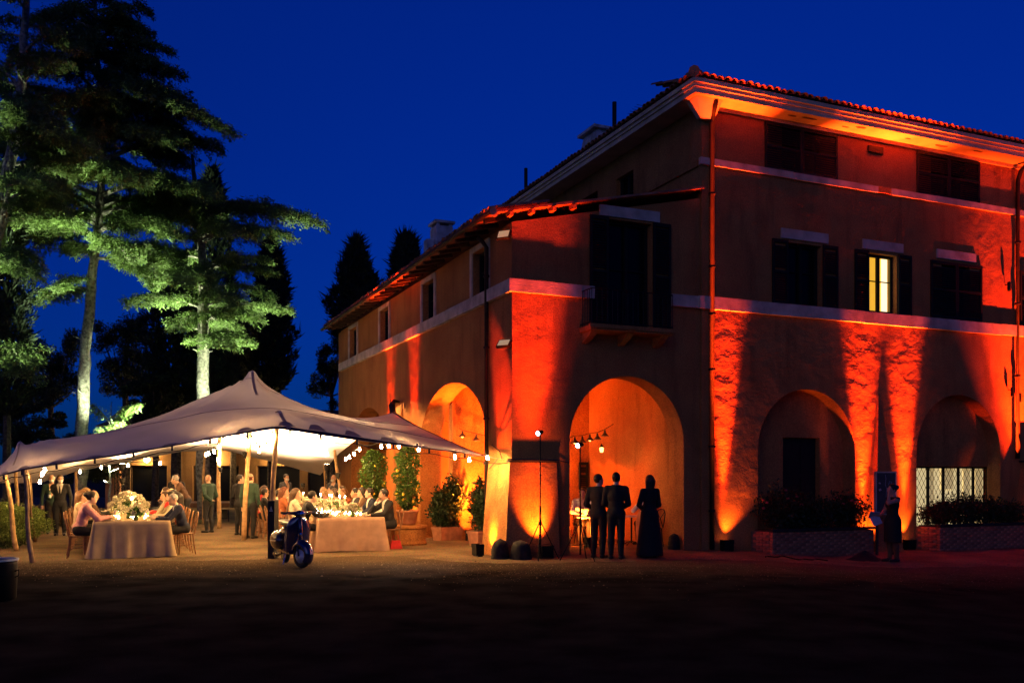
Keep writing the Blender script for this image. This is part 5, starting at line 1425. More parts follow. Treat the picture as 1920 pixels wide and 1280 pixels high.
FU = TH; FUm = TH+math.pi                 # facing along +u or -u
def row(front, side, specs, tname, s0, ds):
    """guests on one side of a table; specs: (pose, top, hair, hair colour, words)"""
    for k, sp_ in enumerate(specs):
        pose, top, hair, hc, words, kw = (*sp_, {})[:6] if len(sp_) == 5 else sp_
        y = s0+k*ds+random.uniform(-.05,.05); x = side*(W_T/2+.30+random.uniform(-.02,.03))
        p = front+U*x+Vv*y; face = (FUm if side > 0 else FU)+random.uniform(-.12,.12)
        sn = 'right' if side > 0 else 'left'
        place = f'{ORD[k]} on the {sn} side of the {tname} table'
        person(p, face, pose, f'{words}, {place}', top=top, bottom=kw.get('bottom','black'), hair=hair, hcol=hc, skin=(k+int(side))%4, shirt=kw.get('shirt'), group='guests seated at the long tables', topname=kw.get('topname','jacket'), scale=kw.get('scale',random.uniform(.95,1.02)))
        cp = p-Vector((math.cos(face),math.sin(face),0))*.03
        chair(cp, face, f'wooden chair under the {ORD[k]} guest, {sn} side of the {tname} table', 'wooden chairs at the long tables')
bl = dict(topname='blouse')
row(LT,-1,[('lean_f','pink','bun','black','guest in pink blouse with dark bun',dict(topname='blouse',bottom='black')),('rest_f','beige','long','chestnut','guest with long chestnut hair in beige',bl),('chin_f','brown','long','brown','guest with long brown hair',bl),('lean','black','fringe','grey','balding guest in black',dict(shirt='white')),
     ('rest_f','cream','bob','blond','blond guest in cream',bl),('back','navy','short','brown','guest in navy suit',dict(shirt='white')),('rest_f','black','bun','black','guest in black with a bun',bl)],'left',.50,.86)
row(LT,1,[('lean','navy','short','grey','grey-haired guest in dark navy suit',dict(shirt='white')),('rest_f','rust','long','black','black-haired guest in rust top',bl),('chin_f','cream','bob','black','black-bobbed guest leaning on a hand',bl),('rest','charcoal','short','black','guest in charcoal suit',dict(shirt='white')),
     ('lean_f','red','long','brown','guest in red top with long hair',bl),('rest_f','cream','bob','blond','blond guest in pale top',bl),('back','grey','fringe','grey','balding guest in grey suit',dict(shirt='white')),('rest','black','short','brown','guest in black suit',dict(shirt='white'))],'left',.55,.84)
row(RT,-1,[('lean','black','short','black','guest in black with his back turned',{}),('rest_f','cream','long','brown','guest in cream with long brown hair',bl),('chin_f','brown','long','chestnut','guest in brown with long chestnut hair',bl),('rest_f','rust','long','auburn','guest with long auburn hair',bl),
     ('rest','charcoal','short','black','guest in charcoal suit with black hair',dict(shirt='white')),('lean_f','beige','bob','blond','blond guest in beige',bl),('back','black','short','black','guest in black suit',dict(shirt='white')),('rest_f','red','bob','brown','guest in red with brown bob',bl),('rest','navy','short','brown','guest in navy suit',dict(shirt='white'))],'right',.55,.88)
row(RT,1,[('chin','black','short','black','guest in black resting chin on hand',dict(shirt='white')),('back_f','white','bob','black','guest in white top with dark bob',bl),('rest','navy','short','black','bearded guest in navy suit',dict(shirt='white')),('rest_f','brown','long','black','guest with long black hair',bl),('rest','charcoal','short','black','guest in charcoal suit turned away',dict(shirt='white')),
     ('lean_f','rust','bob','chestnut','guest with chestnut bob in rust',bl),('rest','black','short','brown','guest in black suit, brown hair',dict(shirt='white')),('chin_f','cream','long','brown','guest in cream with brown hair',bl),('rest','grey','short','black','guest in grey suit',dict(shirt='white')),('rest_f','pink','bob','blond','blond guest in pink',bl),('back','black','fringe','grey','grey-fringed guest in black',dict(shirt='white'))],'right',.5,.78)

# tableware ---------------------------------------------------------------
me_plate = MB().lathe([(.001,.004),(.08,.004),(.135,.016),(.138,.020),(.08,.010),(.001,.009)], 20).mesh('plate')
def wineglass_mesh(r, h):
    return MB().lathe([(.001,.001),(.034,.002),(.034,.005),(.005,.009),(.004,h*.45),(r*.55,h*.5),(r,h*.66),(r*.97,h*.8),(r*.78,h),(r*.75,h),(r*.93,h*.8),(r*.95,h*.67),(r*.5,h*.52),(.001,h*.49)], 12).mesh('wine_glass')
me_wg, me_wf = wineglass_mesh(.042,.20), wineglass_mesh(.030,.23)
me_wine = MB().lathe([(.001,.116),(.016,.122),(.026,.15),(.027,.18),(.001,.18)], 10).mesh('wine')
me_votive = MB().lathe([(.001,.002),(.032,.002),(.038,.085),(.034,.085),(.029,.008),(.001,.008)], 12).mesh('cup')
me_wax = MB().lathe([(.001,.009),(.028,.009),(.028,.04),(.001,.042)], 10).mesh('wax')
me_flame = MB().lathe([(.001,.044),(.009,.055),(.010,.066),(.005,.085),(.001,.098)], 8).mesh('flame')
me_stick = MB().lathe([(.045,.0),(.045,.008),(.010,.016),(.008,.20),(.018,.21),(.018,.225),(.001,.226)], 10).mesh('candlestick')
me_taper = MB().lathe([(.010,.226),(.009,.43),(.001,.432)], 8).mesh('taper')
me_flame2 = MB().lathe([(.001,.434),(.009,.446),(.010,.458),(.005,.48),(.001,.492)], 8).mesh('flame')
me_napkin = MB().box(-.05,.05,-.09,.09,.0,.012).mesh('napkin')
def bloom_mesh(seed):
    r = np.random.default_rng(seed); b = MB()
    b.ball((0,0,0),.022,8,5)
    for ring,(rr,zz,tl,n) in enumerate(((.020,.006,.35,4),(.032,.0,.75,5),(.040,-.008,1.1,6))):
        for k in range(n):
            a = 2*math.pi*(k+.5*ring)/n+r.uniform(-.1,.1)
            Mx = Matrix.Rotation(a,4,'Z') @ Matrix.Translation((rr*.55,0,zz)) @ Matrix.Rotation(tl,4,'Y')
            vs = [(0,-.018,-.015),(0,.018,-.015),(.008,.024,.012),(.0,.012,.034),(.0,-.012,.034),(.008,-.024,.012)]
            b.add([Mx @ Vector(p) for p in vs], [(0,1,2,5),(5,2,3,4)])
    return b.mesh('bloom')
BL = [bloom_mesh(i) for i in range(3)]
def bouquet(p, label, n_bloom, R, h, seed, group, leafn=240, vase_h=.16, bl_scale=1.0, mrose=None):
    r = np.random.default_rng(seed)
    o = empty('flower_arrangement', p, TH, label, 'flowers', group)
    put('vase', MB().lathe([(.035,0),(.05,.02),(.042,vase_h*.6),(.055,vase_h),(.05,vase_h),(.001,vase_h*.9)], 14), M_VASE, o, smooth=True)
    b = MB()
    for k in range(n_bloom):
        d = unit(1,r)[0]; d[2] = abs(d[2])*.8+.15; d /= np.linalg.norm(d); q = d*R*r.uniform(.75,1.05); q[2] = q[2]*h/R*.9+vase_h*.8
        M_ = Matrix.Translation(q) @ Vector(d).to_track_quat('Z','Y').to_matrix().to_4x4() @ Matrix.Scale(r.uniform(.8,1.25)*bl_scale,4)
        put('bloom', BL[k%3], mrose or M_ROSE, o, M=M_)
        b.tube([(0,0,vase_h*.8),(q[0]*.6,q[1]*.6,(q[2]+vase_h)*.5),tuple(q)], .003, 4)
    put('stem', b, M_LEAF, o)['kind'] = 'stuff'
    D = unit(leafn,r); D[:,2] = np.abs(D[:,2])*.9-.1
    C = D*R*r.uniform(.4,.95,(leafn,1))*np.array([1,1,h/R*.9])+np.array([0,0,vase_h*.8])
    v, q = leaf_quads(C, D+r.normal(size=(leafn,3))*.5, unit(leafn,r), r.uniform(.04,.09,leafn), .028)
    put('foliage', fast_mesh('foliage', v, q), M_LEAF, o)
def lay(front, L, n, ds, s0, tname, seed):
    r = np.random.default_rng(seed)
    for k in range(n):
        for side in (-1,1):
            y = s0+k*ds; x = side*(W_T/2-.22); sn = 'right' if side > 0 else 'left'
            def obj(nm, me, m, xx, yy, lab, cat, grp, z=H_T+.006):
                q = put(nm, me, m, loc=tp(front,xx,yy,z), rot=(0,0,TH+r.uniform(-.3,.3)), smooth=True); return tag(q, lab, cat, grp)
            obj('plate', me_plate, M_CHINA, x, y, f'white china plate at the {ORD[k]} place, {sn} side of the {tname} table', 'plate', f'plates on the {tname} table')
            for dx,dy,me,gl in ((-side*.20,.10,me_wg,'wine glass behind the plate'),(-side*.25,.0,me_wg,'wine glass nearer the candles'),(-side*.19,-.12,me_wf,'champagne flute')):
                e = empty('wine_glass', tp(front,x+dx+r.uniform(-.03,.03),y+dy+r.uniform(-.03,.03)), TH, f'{gl}, {ORD[k]} place on the {sn} side of the {tname} table', 'wine glass', f'glasses on the {tname} table')
                put('bowl', me, M_GLASS, e, smooth=True)
                if me is me_wf: put('wine', me_wine, M_WINE, e)
            nk = put('napkin', me_napkin, M_CHINA, loc=tp(front,x+side*.02,y+.21), rot=(0,0,TH)); tag(nk, f'folded napkin at the {ORD[k]} place, {sn} side of the {tname} table', 'napkin', f'napkins on the {tname} table')
    y = .35; c_ = 0
    while y < L-.2:
        for xx, xn in ((-.30,'left'),(.0,'middle'),(.30,'right')):
            e = empty('votive_candle', tp(front,xx+r.uniform(-.05,.05),y+r.uniform(-.1,.1)), TH, f'lit votive candle, {xn} of the {ORD[c_]} trio along the {tname} table', 'candle', f'votive candles on the {tname} table')
            put('cup', me_votive, M_GLASS, e, smooth=True); put('wax', me_wax, M_WAX, e); put('flame', me_flame, M_FLAME, e)
        e = empty('candlestick', tp(front,r.uniform(-.12,.12),y+.2), TH, f'{ORD[c_]} tall lit taper from the near end of the {tname} table', 'candle', f'taper candles on the {tname} table')
        put('holder', me_stick, M_GLASS, e, smooth=True); put('taper', me_taper, M_WAX, e); put('flame', me_flame2, M_FLAME, e)
        y += .52; c_ += 1
lay(LT, LL_, 8, .85, .5, 'left', 4); lay(RT, LR_, 10, .83, .5, 'right', 5)
bouquet(tp(LT,.08,.35), 'small green vase of yellow-green flowers at the near end of the left table', 14, .13, .20, 11, None, 420, .16)
bouquet(tp(LT,-.05,1.35), 'large mound of white roses, first centrepiece of the left table', 74, .42, .48, 12, 'rose mounds on the tables', 420, .18, 1.25)
bouquet(tp(LT,.0,2.7), 'white rose mound, second centrepiece of the left table', 56, .40, .44, 13, 'rose mounds on the tables', 380, .18, 1.2)
bouquet(tp(LT,.05,4.4), 'white rose mound, third centrepiece of the left table', 46, .36, .40, 14, 'rose mounds on the tables')
bouquet(tp(LT,.0,6.2), 'white rose mound, far centrepiece of the left table', 26, .26, .32, 15, 'rose mounds on the tables')
bouquet(tp(RT,.12,.45), 'dark vase with a spread of pale hydrangeas at the near end of the right table', 30, .17, .17, 21, None, 160, .20)
for k, y in enumerate((1.9,3.3,4.8,6.4,8.0)):
    bouquet(tp(RT,.05*(-1)**k,y), f'low white rose bouquet, {["first","second","third","fourth","far"][k]} in line on the right table', 40, .34, .30, 30+k, 'low bouquets on the right table', 260, .14)

# standing staff and guests under the tent ------------------------------------
def stand(px, Y, face, pose, label, **kw): return person(gpoint(px,Y), face, pose, label, group='people standing at the dinner', **kw)
stand(97,27.2,rad(-60),'relaxed','waiter in dark green jacket with white mask behind the bottle bearer',top='green',hair='fringe',hcol='grey',mask=True,scale=1.0)
pb = stand(113,26.4,rad(-70),'bottle','masked man in black suit and tie holding a wine bottle',top='black',shirt='white',mask=True,tie=True,hcol='brown')
bo = empty('wine_bottle', pb.matrix_basis @ Vector((.235,.335,1.06)), 0, 'dark wine bottle with white label held up by the suited man', 'bottle')
put('glass', MB().lathe([(.036,0),(.038,.01),(.038,.17),(.03,.21),(.014,.24),(.014,.30),(.001,.30)],12), M_VASE, bo, smooth=True)
put('bottle_label', MB().lathe([(.0387,.04),(.0387,.13)],12), M_MASK, bo); put('capsule', MB().lathe([(.0155,.25),(.0155,.302),(.001,.303)],10), CL['cream'], bo)
stand(331,30.5,rad(-70),'relaxed','masked waiter in dark jacket beyond the right side of the left table',top='black',mask=True,scale=1.03)
stand(346,28.6,rad(200),'serve','grey-haired man in brown jacket bending over the left table',top='brown',hair='short',hcol='grey',scale=1.05)
stand(391,27.8,rad(150),'backhand','bald waiter in dark green jacket with one hand behind his back',top='green',hair=None)
stand(469,25.2,rad(75),'relaxed','waiter in dark green jacket seen from behind by the main pole',top='green',hair='fringe',hcol='auburn',scale=1.02)
stand(450,26.6,rad(60),'chat','waiter in black half hidden behind the main pole',top='black',hair='short')
stand(536,31.5,rad(-30),'relaxed','masked waiter in dark jacket behind the left row of the right table',top='charcoal',mask=True,scale=1.02)
stand(626,31.0,rad(-110),'relaxed','bald masked man at the far end of the right table',top='black',hair=None,mask=True)
# ---------------------------------------------------------------- people on the forecourt
pA = person(gpoint(1122,19.15), rad(62), 'chat', 'man in black suit with short hair, left of the pair before the arch', top='black', shirt=None, hcol='black', group='people before the front arch')
pB = person(gpoint(1155,18.9), rad(75), 'clasp', 'taller man in black suit with his back turned, right of the pair', top='black', hcol='black', scale=1.02, group='people before the front arch')
pC = person(gpoint(1218,19.25), rad(115), 'clasp_f', 'woman with long hair in a floor-length black dress before the arch', dress='black', hair='long', hcol='brown', scale=.99, group='people before the front arch')
wp = gpoint(1674,20.4)
pD = person(wp, rad(190), 'phone', 'woman in short black dress holding papers beside the notice board', dress='black', hair='bun', hcol='black', scale=.985, skin=2, leg_cover='brown')  # brown over bare legs puts the dim light into their colour
Mw = pD.matrix_basis
def sheet(c, w, h, tilt, label, m):
    o = put('paper_sheet', MB().box(-w/2,w/2,-.004,.004,-h/2,h/2), m, M=Mw @ Matrix.Translation(c) @ Euler(tilt).to_matrix().to_4x4())
    return tag(o, label, 'paper', 'papers held by the woman in the short dress')
M_PAPER = mat('pale_paper', (.42,.42,.55), rough=.8, vary=.08)
sheet((.07,.42,1.06), .21, .30, (rad(-60),0,rad(70)), 'pale sheet held level in front of the woman in the short dress', M_PAPER)
sheet((.12,.34,.94), .20, .24, (rad(-20),rad(25),rad(60)), 'second pale sheet hanging below her hand', M_PAPER)

# notice board on legs
nb = empty('notice_board', gpoint(1661,22.2), rad(6), 'grey glazed notice board on legs beside the wedge buttress', 'notice board')
put('cabinet', MB().box(-.26,.26,0,.09,.98,2.02), M_WHITE, nb)
put('backing', MB().box(-.235,.235,-.004,-.0005,1.0,2.0), mat('slate_felt', (.075,.06,.055), vary=.2, scale=3, rough=.9), nb)
put('frame', MB().box(-.262,.262,-.014,-.004,1.99,2.022).box(-.262,.262,-.014,-.004,.978,1.005).box(-.262,-.236,-.014,-.004,1.0051,1.9899).box(.236,.262,-.014,-.004,1.0051,1.9899), M_WHITE, nb)
for x,z,w,h,a in ((-.16,1.74,.05,.035,.3),(-.15,1.58,.06,.05,-.5)): put('note', MB().box(-w/2,w/2,-.0075,-.005,-h/2,h/2, M=Matrix.Translation((x,0,z)) @ Matrix.Rotation(a,4,'Y')), mat('pink_note',(.6,.38,.33)), nb)
sk = MB()
sk.tube([(-.02,-.006,1.95),(0,-.006,1.85),(-.02,-.006,1.72),(.02,-.006,1.6),(0,-.006,1.4)], .004, 4); sk.tube([(.10,-.006,1.62),(.07,-.006,1.7),(.09,-.006,1.79),(.13,-.006,1.78),(.14,-.006,1.68),(.11,-.006,1.6)], .004, 4)
put('chalk_sketch', sk, mat('chalk',(.45,.42,.45)), nb)
for x in (-.2,.2): put('leg', MB().box(x-.025,x+.025,.02,.07,-.03,.979), M_WOODD, nb)

# ---------------------------------------------------------------- tripod light stands
M_LED = mat('led_white', (.9,.95,1), emit=14, ecol=(.75,.88,1), vary=.01)
def stand_light(px, Y, zt, label, aim, power, yaw):
    g = gpoint(px,Y); o = empty('light_stand', g, 0, label, 'light stand', 'tripod light stands')
    put('column', MB().tube([(0,0,.12),(0,0,1.1)], .020, 8).tube([(0,0,1.1),(0,0,zt-.06)], .013, 8), M_BLACK, o)
    put('collar', MB().lathe([(.02,.70),(.035,.71),(.035,.78),(.02,.79)], 10), M_BLACK, o)
    for k in range(3):
        a = yaw+k*2.094; d = Vector((math.cos(a),math.sin(a),0))
        put('leg', MB().tube([Vector((0,0,.74))+d*.03, d*.42+Vector((0,0,.01))], .011, 6), M_BLACK, o)
        put('brace', MB().tube([Vector((0,0,.30)), d*.25+Vector((0,0,.32))], .007, 5), M_BLACK, o)
    ad = (Vector(aim)-(g+Vector((0,0,zt)))).normalized(); Q = ad.to_track_quat('Z','Y').to_matrix().to_4x4()
    h = put('lamp_head', MB().lathe([(.001,-.07),(.035,-.06),(.05,.0),(.052,.05)], 12), M_BLACK, o, M=Matrix.Translation((0,0,zt)) @ Q, smooth=True)
    put('lens', MB().lathe([(.046,.05),(.044,.07),(.03,.092),(.001,.10)], 12), M_LED, h, smooth=True)
    lamp('led_beam','SPOT',o, Vector((0,0,zt))+ad*.12, power, (.72,.86,1), spot_size=rad(70), spot_blend=.9, shadow_soft_size=.05, aim=Vector(aim)-g)
stand_light(1013,18.75,2.60,'tall tripod light stand before the corner buttress',Vector((-4.2,15.6,.6)),300,.4)
stand_light(1088,18.55,2.34,'shorter tripod light stand before the front arch',Vector((-4.0,16.0,.6)),220,1.2)

# ---------------------------------------------------------------- wall floodlights at the corner
M_LENSG = mat('flood_lens_pale', (.75,.68,.5), rough=.3, vary=.05, emit=.35, ecol=(1,.6,.22))
for z, lab, tilt in ((6.83,'upper flat floodlight on the villa corner below the eave',.5),(4.52,'lower flat floodlight on the villa corner below the belt',.75)):
    o = empty('corner_floodlight', W(-.17,.03,z), TH+rad(-50), lab, 'floodlight', 'floodlights on the villa corner')
    Mx = Matrix.Rotation(-tilt,4,'X')
    put('housing', MB().box(-.15,.15,-.03,.03,-.11,.11, M=Mx), M_BLACK, o)
    put('lens', MB().box(-.125,.125,-.036,-.0305,-.085,.085, M=Mx), M_LENSG, o)
    put('bracket', MB().tube([(0,.02,0),(.05,.09,0),(.10,.14,.02)], .014, 6), M_BLACK, o)
# spotlights and cable clamp on the right pier
for px, z, lab in ((1887,4.05,'upper small wall spotlight on the right pier'),(1901,3.9,'lower small wall spotlight on the right pier'),(1881,6.95,'small lantern hanging high on the right pier')):
    a = apx(px); o = empty('wall_spotlight', W(a,PR-.12,z), TH, lab, 'wall light', 'small lights on the right pier')
    put('body', MB().lathe([(.03,-.14),(.045,-.12),(.045,.10),(.02,.12),(.001,.12)], 10), M_BLACK, o); put('bracket', MB().tube([(0,.12,.05),(0,.03,.05)], .012, 6), M_BLACK, o)

# ---------------------------------------------------------------- brick planters
M_BRICK = mat('old_brick', (.44,.16,.075), rough=.9, vary=.3, scale=7, bump=.8, bscale=25)
M_BRICK2 = mat('dark_brick', (.32,.12,.06), rough=.9, vary=.3, scale=7, bump=.8, bscale=25)
M_MORTAR = mat('mortar', (.20,.13,.08), rough=.95, vary=.2, scale=9, bump=.6, bscale=40)
me_brick = MB().box(-.118,.118,-.05,.05,0,.058).mesh('brick')
bmx = bmesh.new(); bmx.from_mesh(me_brick); bmesh.ops.bevel(bmx, geom=list(bmx.edges), offset=.006, segments=1, affect='EDGES'); bmx.to_mesh(me_brick); bmx.free()
me_half = MB().box(-.056,.056,-.05,.05,0,.058).mesh('brick')
def planter(a0, a1, d, label):
    g = W((a0+a1)/2, -d/2); gz = -.2
    o = empty('brick_planter', C0+Vector((0,0,gz)), TH, label, 'planter', 'brick planters along the facade')
    top = .62
    put('core', MB().box(a0+.012,a1-.012,PR-d+.012,PR-.01,-.2,top-.02), M_MORTAR, o)
    put('soil', MB().box(a0+.12,a1-.12,PR-d+.12,PR-.012,top-.02,top+.012), M_WOODD, o)
    nc = 9; L = a1-a0; random.seed(int(a0*10))
    for r_ in range(nc):
        z = r_*.068
        x = a0+(.118 if r_%2 else 0.0)
        if r_%2: put('brick', me_half, random.choice((M_BRICK,M_BRICK2)), o, loc=(a0+.058,PR-d+.05,z))
        while x+.236 <= a1+.01:
            put('brick', me_brick, random.choice((M_BRICK,M_BRICK,M_BRICK2)), o, loc=(x+.118,PR-d+.05+random.uniform(-.006,.006),z), rot=(0,0,random.uniform(-.012,.012))); x += .246
        for s_, xx in ((0,a0+.05),(1,a1-.05)):
            y = PR-d+.11+(.118 if r_%2 else 0)
            while y+.236 <= PR-.0:
                put('brick', me_brick, random.choice((M_BRICK,M_BRICK2)), o, loc=(xx+random.uniform(-.005,.005),y+.118,z), rot=(0,0,rad(90))); y += .246
    for k in range(int(L/.5)+1):
        x = a0-.03+k*.5; x2 = min(a1+.03, x+.494)
        if x2-x < .05: continue
        put('capstone', MB().box(x,x2,PR-d-.04,PR-d+.13,top,top+.055), M_STONE, o)
    return o
planter(6.2, 9.3, .80, 'brick planter of dark rose bushes under the blind arch with the door')
planter(11.5, 14.85, .80, 'brick planter of leafy shrubs under the lattice window')
M_ROSEL = mat('rose_leaf', (.030,.042,.016), rough=.6, vary=.4, scale=5, transl=.2)
M_PETAL = mat('pink_petal', (.55,.10,.10), rough=.7, vary=.2)
for k,(a,sz,lab) in enumerate(((6.75,.50,'dark rose bush with pink blooms at the left end of the first brick planter'),(7.7,.38,'low dark rose bush in the middle of the first brick planter'),(8.75,.42,'dark bush at the right end of the first brick planter'),
       (11.95,.30,'small leafy shrub at the left end of the second brick planter'),(12.7,.38,'leafy shrub in the middle of the second brick planter'),(13.5,.36,'leafy shrub right of the middle of the second brick planter'),(14.35,.30,'low shrub at the right end of the second brick planter'))):
    p = W(a,PR-.42,-.2+.63)
    o = shrub('planter_shrub', p, (.52,.34,sz), 80+k, M_ROSEL, lab, 'shrubs in the brick planters', n=2600, leaf=.085, lob=.4)
    if k in (0,2):
        rr = np.random.default_rng(k)
        for q in range(9):
            d = unit(1,rr)[0]; d[2] = abs(d[2]); put('bloom', BL[q%3], M_PETAL, o, loc=(d[0]*.5,d[1]*.33-.03,sz+d[2]*sz*.9), scale=(.9,)*3)
# fallen cables and a dark covered heap on the forecourt
hp_ = MB(); nn = 26
vs = []; 
hc = gpoint(1622,20.6)
for j in range(8):
    for k in range(nn):
        a = 2*math.pi*k/nn; t = j/7; rx = .42*t**.8*(1+.12*math.sin(a*3)); ry = .26*t**.8*(1+.15*math.sin(a*2+1))
        vs.append((rx*math.cos(a), ry*math.sin(a), .22*(1-t)**1.2+.012*math.sin(a*7+j)+.005))
o = put('covered_heap', MB().add(vs, [(j*nn+k,(j+1)*nn+k,(j+1)*nn+(k+1)%nn,j*nn+(k+1)%nn) for j in range(7) for k in range(nn)] + [tuple(range(nn))]), CL['black'], loc=hc, smooth=True)
tag(o, 'low dark covered heap on the ground before the first brick planter', 'heap')
cb = MB(); pts = []
for k in range(40):
    t = k/39; x = 5.55+1.35*t; y = 20.05+.14*math.sin(t*9)+.1*math.sin(t*23); pts.append((x,y,ground_z(x,y)+.02+.03*math.exp(-((t-.3)/.1)**2)))
o = put('cable', cb.tube(pts,.016,6), M_BLACK, smooth=True); tag(o, 'black power cable snaking along the ground left of the heap', 'cable')

# ---------------------------------------------------------------- basalt guard stones
def guard_stone(p, r, h, seed, label):
    b = MB(); n = 16; rr = np.random.default_rng(seed); vs = []; m = 8
    for j in range(m+1):
        t = j/m; prof = (1-.22*t)*math.sqrt(max(0,1-(max(0,t-.55)/.45)**2.4))
        for k in range(n): vs.append((r*prof*math.cos(2*math.pi*k/n)*(1+.05*rr.normal()), r*prof*.85*math.sin(2*math.pi*k/n)*(1+.05*rr.normal()), h*t))
    b.add(vs, [(j*n+k,j*n+(k+1)%n,(j+1)*n+(k+1)%n,(j+1)*n+k) for j in range(m) for k in range(n)])
    o = put('guard_stone', b, M_STONE, loc=p, rot=(0,0,seed), smooth=True); tag(o, label, 'stone', 'basalt guard stones at the piers')
guard_stone(W(-.45,-.42), .22, .42, 1, 'rounded basalt guard stone at the left corner of the buttress')
guard_stone(W(-.10,-.68), .26, .40, 2, 'wider basalt guard stone in front of the buttress corner')
guard_stone(W(-.30,6.15), .19, .45, 3, 'round-topped basalt guard stone at the left arch pier')
guard_stone(W(ARCH_F[1]-.1,.25), .17, .38, 4, 'dark guard stone inside the right jamb of the front arch')

# ---------------------------------------------------------------- potted plants
M_TERRA = mat('terracotta_pot', (.42,.17,.09), rough=.85, vary=.2, scale=5, bump=.4, bscale=30)
M_LEMON = mat('lemon_skin', (.75,.48,.04), rough=.45, vary=.12, scale=20)
me_lemon = MB().lathe([(.001,-.045),(.02,-.036),(.032,-.01),(.03,.018),(.014,.036),(.006,.046),(.001,.047)], 9).mesh('lemon')
def lemon_tree(p, h0, h, r, seed, label, nl):
    o = empty('lemon_tree', p, 0, label, 'tree', 'potted lemon trees by the arcade')
    put('pot', MB().lathe([(.17,h0),(.22,h0+.05),(.25,h0+.30),(.28,h0+.31),(.28,h0+.36),(.24,h0+.36),(.001,h0+.34)], 18), M_TERRA, o, smooth=True)
    put('plinth', MB().lathe([(.46,0),(.48,.05),(.45,.12),(.45,h0-.10),(.50,h0-.07),(.50,h0-.01),(.001,h0-.001)], 24), M_WALL, o)
    put('trunk', MB().tube([(0,0,h0+.3),(.02,.01,h0+.6),(0,0,h0+h*.7)], [.03,.025,.012], 7), M_BARKD, o)
    rr = np.random.default_rng(seed); n = 2600
    t = rr.random(n); a = rr.uniform(0,6.283,n); R = r*(1+.25*np.sin(a*3+t*9)+.18*np.sin(t*21+a))*np.minimum(1,(1-t)*5+.25)*np.minimum(1,t*8+.3)*np.sqrt(rr.random(n))
    C = np.c_[np.cos(a)*R,np.sin(a)*R,h0+.42+(h-.42)*t]; D = unit(n,rr)+np.c_[np.cos(a),np.sin(a),-.3*np.ones(n)]*.7
    v, q = leaf_quads(C, D, unit(n,rr), rr.uniform(.07,.12,n), .045); put('foliage', fast_mesh('foliage',v,q), M_LEAF, o)
    for k in range(nl):
        a = rr.uniform(3.0,6.4); z = h0+.5+rr.random()*(h-.7); put('lemon', me_lemon, M_LEMON, o, loc=(math.cos(a)*r*.98,math.sin(a)*r*.98,z), rot=(rr.normal()*.4,rr.normal()*.4,0), smooth=True)
lp1 = W(-1.05, bpx(764,-1.05)); lp2 = W(-1.0, bpx(700,-1.0))
lemon_tree(lp1, .50, 1.95, .27, 5, 'nearer lemon tree with yellow fruit on a low round plinth', 9)
lemon_tree(lp2, .50, 1.95, .33, 6, 'farther lemon tree with yellow fruit by the arcade', 12)
def box_planter(p, w, d, h, label, seed, hs):
    o = empty('terracotta_trough', p, TH+rad(20), label, 'planter', 'terracotta troughs inside the left arch')
    put('trough', MB().frustum((-w/2+.03,w/2-.03,-d/2+.03,d/2-.03),(-w/2,w/2,-d/2,d/2),0,h-.06).box(-w/2-.02,w/2+.02,-d/2-.02,d/2+.02,h-.06,h), M_TERRA, o)
    put('soil', MB().box(-w/2+.03,w/2-.03,-d/2+.03,d/2-.03,h,h+.012), M_WOODD, o)
    for k,(dx,hh) in enumerate(hs):
        q = p+Vector((math.cos(TH+rad(20))*dx, math.sin(TH+rad(20))*dx, h))
        shrub('bay_bush', q, (.30,.28,hh/2), seed+k, M_BAY, f'{"tall" if hh>1.1 else "shorter"} dark bay bush in the {label.split(" trough")[0]} trough', 'bay bushes inside the left arch', n=2600, leaf=.11, lob=.35, up=.6)
box_planter(W(.42,5.3), .75, .40, .36, 'nearer terracotta trough at the left jamb of the arch', 100, ((-.2,.95),(.16,1.25)))
box_planter(W(.58,3.2), .6, .40, .36, 'second terracotta trough near the corner pier', 110, ((0,1.2),))
shrub('potted_bush', W(1.85,3.0,.30), (.45,.4,.52), 120, M_BAY, 'large dark leafy bush inside the front arch on the left', n=2800, leaf=.12, lob=.35, up=.4)
b_ = empty('round_pot', W(1.85,3.0), 0, 'dark round pot under the leafy bush in the loggia', 'pot'); put('pot', MB().lathe([(.20,0),(.27,.26),(.29,.30),(.25,.30),(.001,.28)],16), M_TERRA, b_)
ur = empty('oil_jar', W(4.05,1.2), 0, 'tall red terracotta jar by the right jamb of the front arch', 'jar')
put('jar', MB().lathe([(.16,0),(.21,.10),(.235,.35),(.235,.62),(.21,.78),(.17,.84),(.18,.88),(.14,.88),(.001,.84)], 20), M_TERRA, ur, smooth=True)
put('rim', MB().lathe([(.17,.881),(.195,.885),(.195,.91),(.15,.91),(.15,.881)], 20), M_TERRA, ur)
# iron trellis frame inside the left arch
tg = empty('iron_trellis', W(1.35,3.0), TH+rad(90), 'tall iron trellis standing inside the left arch', 'trellis')
for k in range(6): put('upright', MB().tube([(-.6+.24*k,0,0),(-.6+.24*k,0,2.15)], .012, 6), M_IRON, tg)
for k in range(9): put('crossbar', MB().tube([(-.6,0,.25+.235*k),(.6,0,.25+.235*k)], .008, 6), M_IRON, tg)

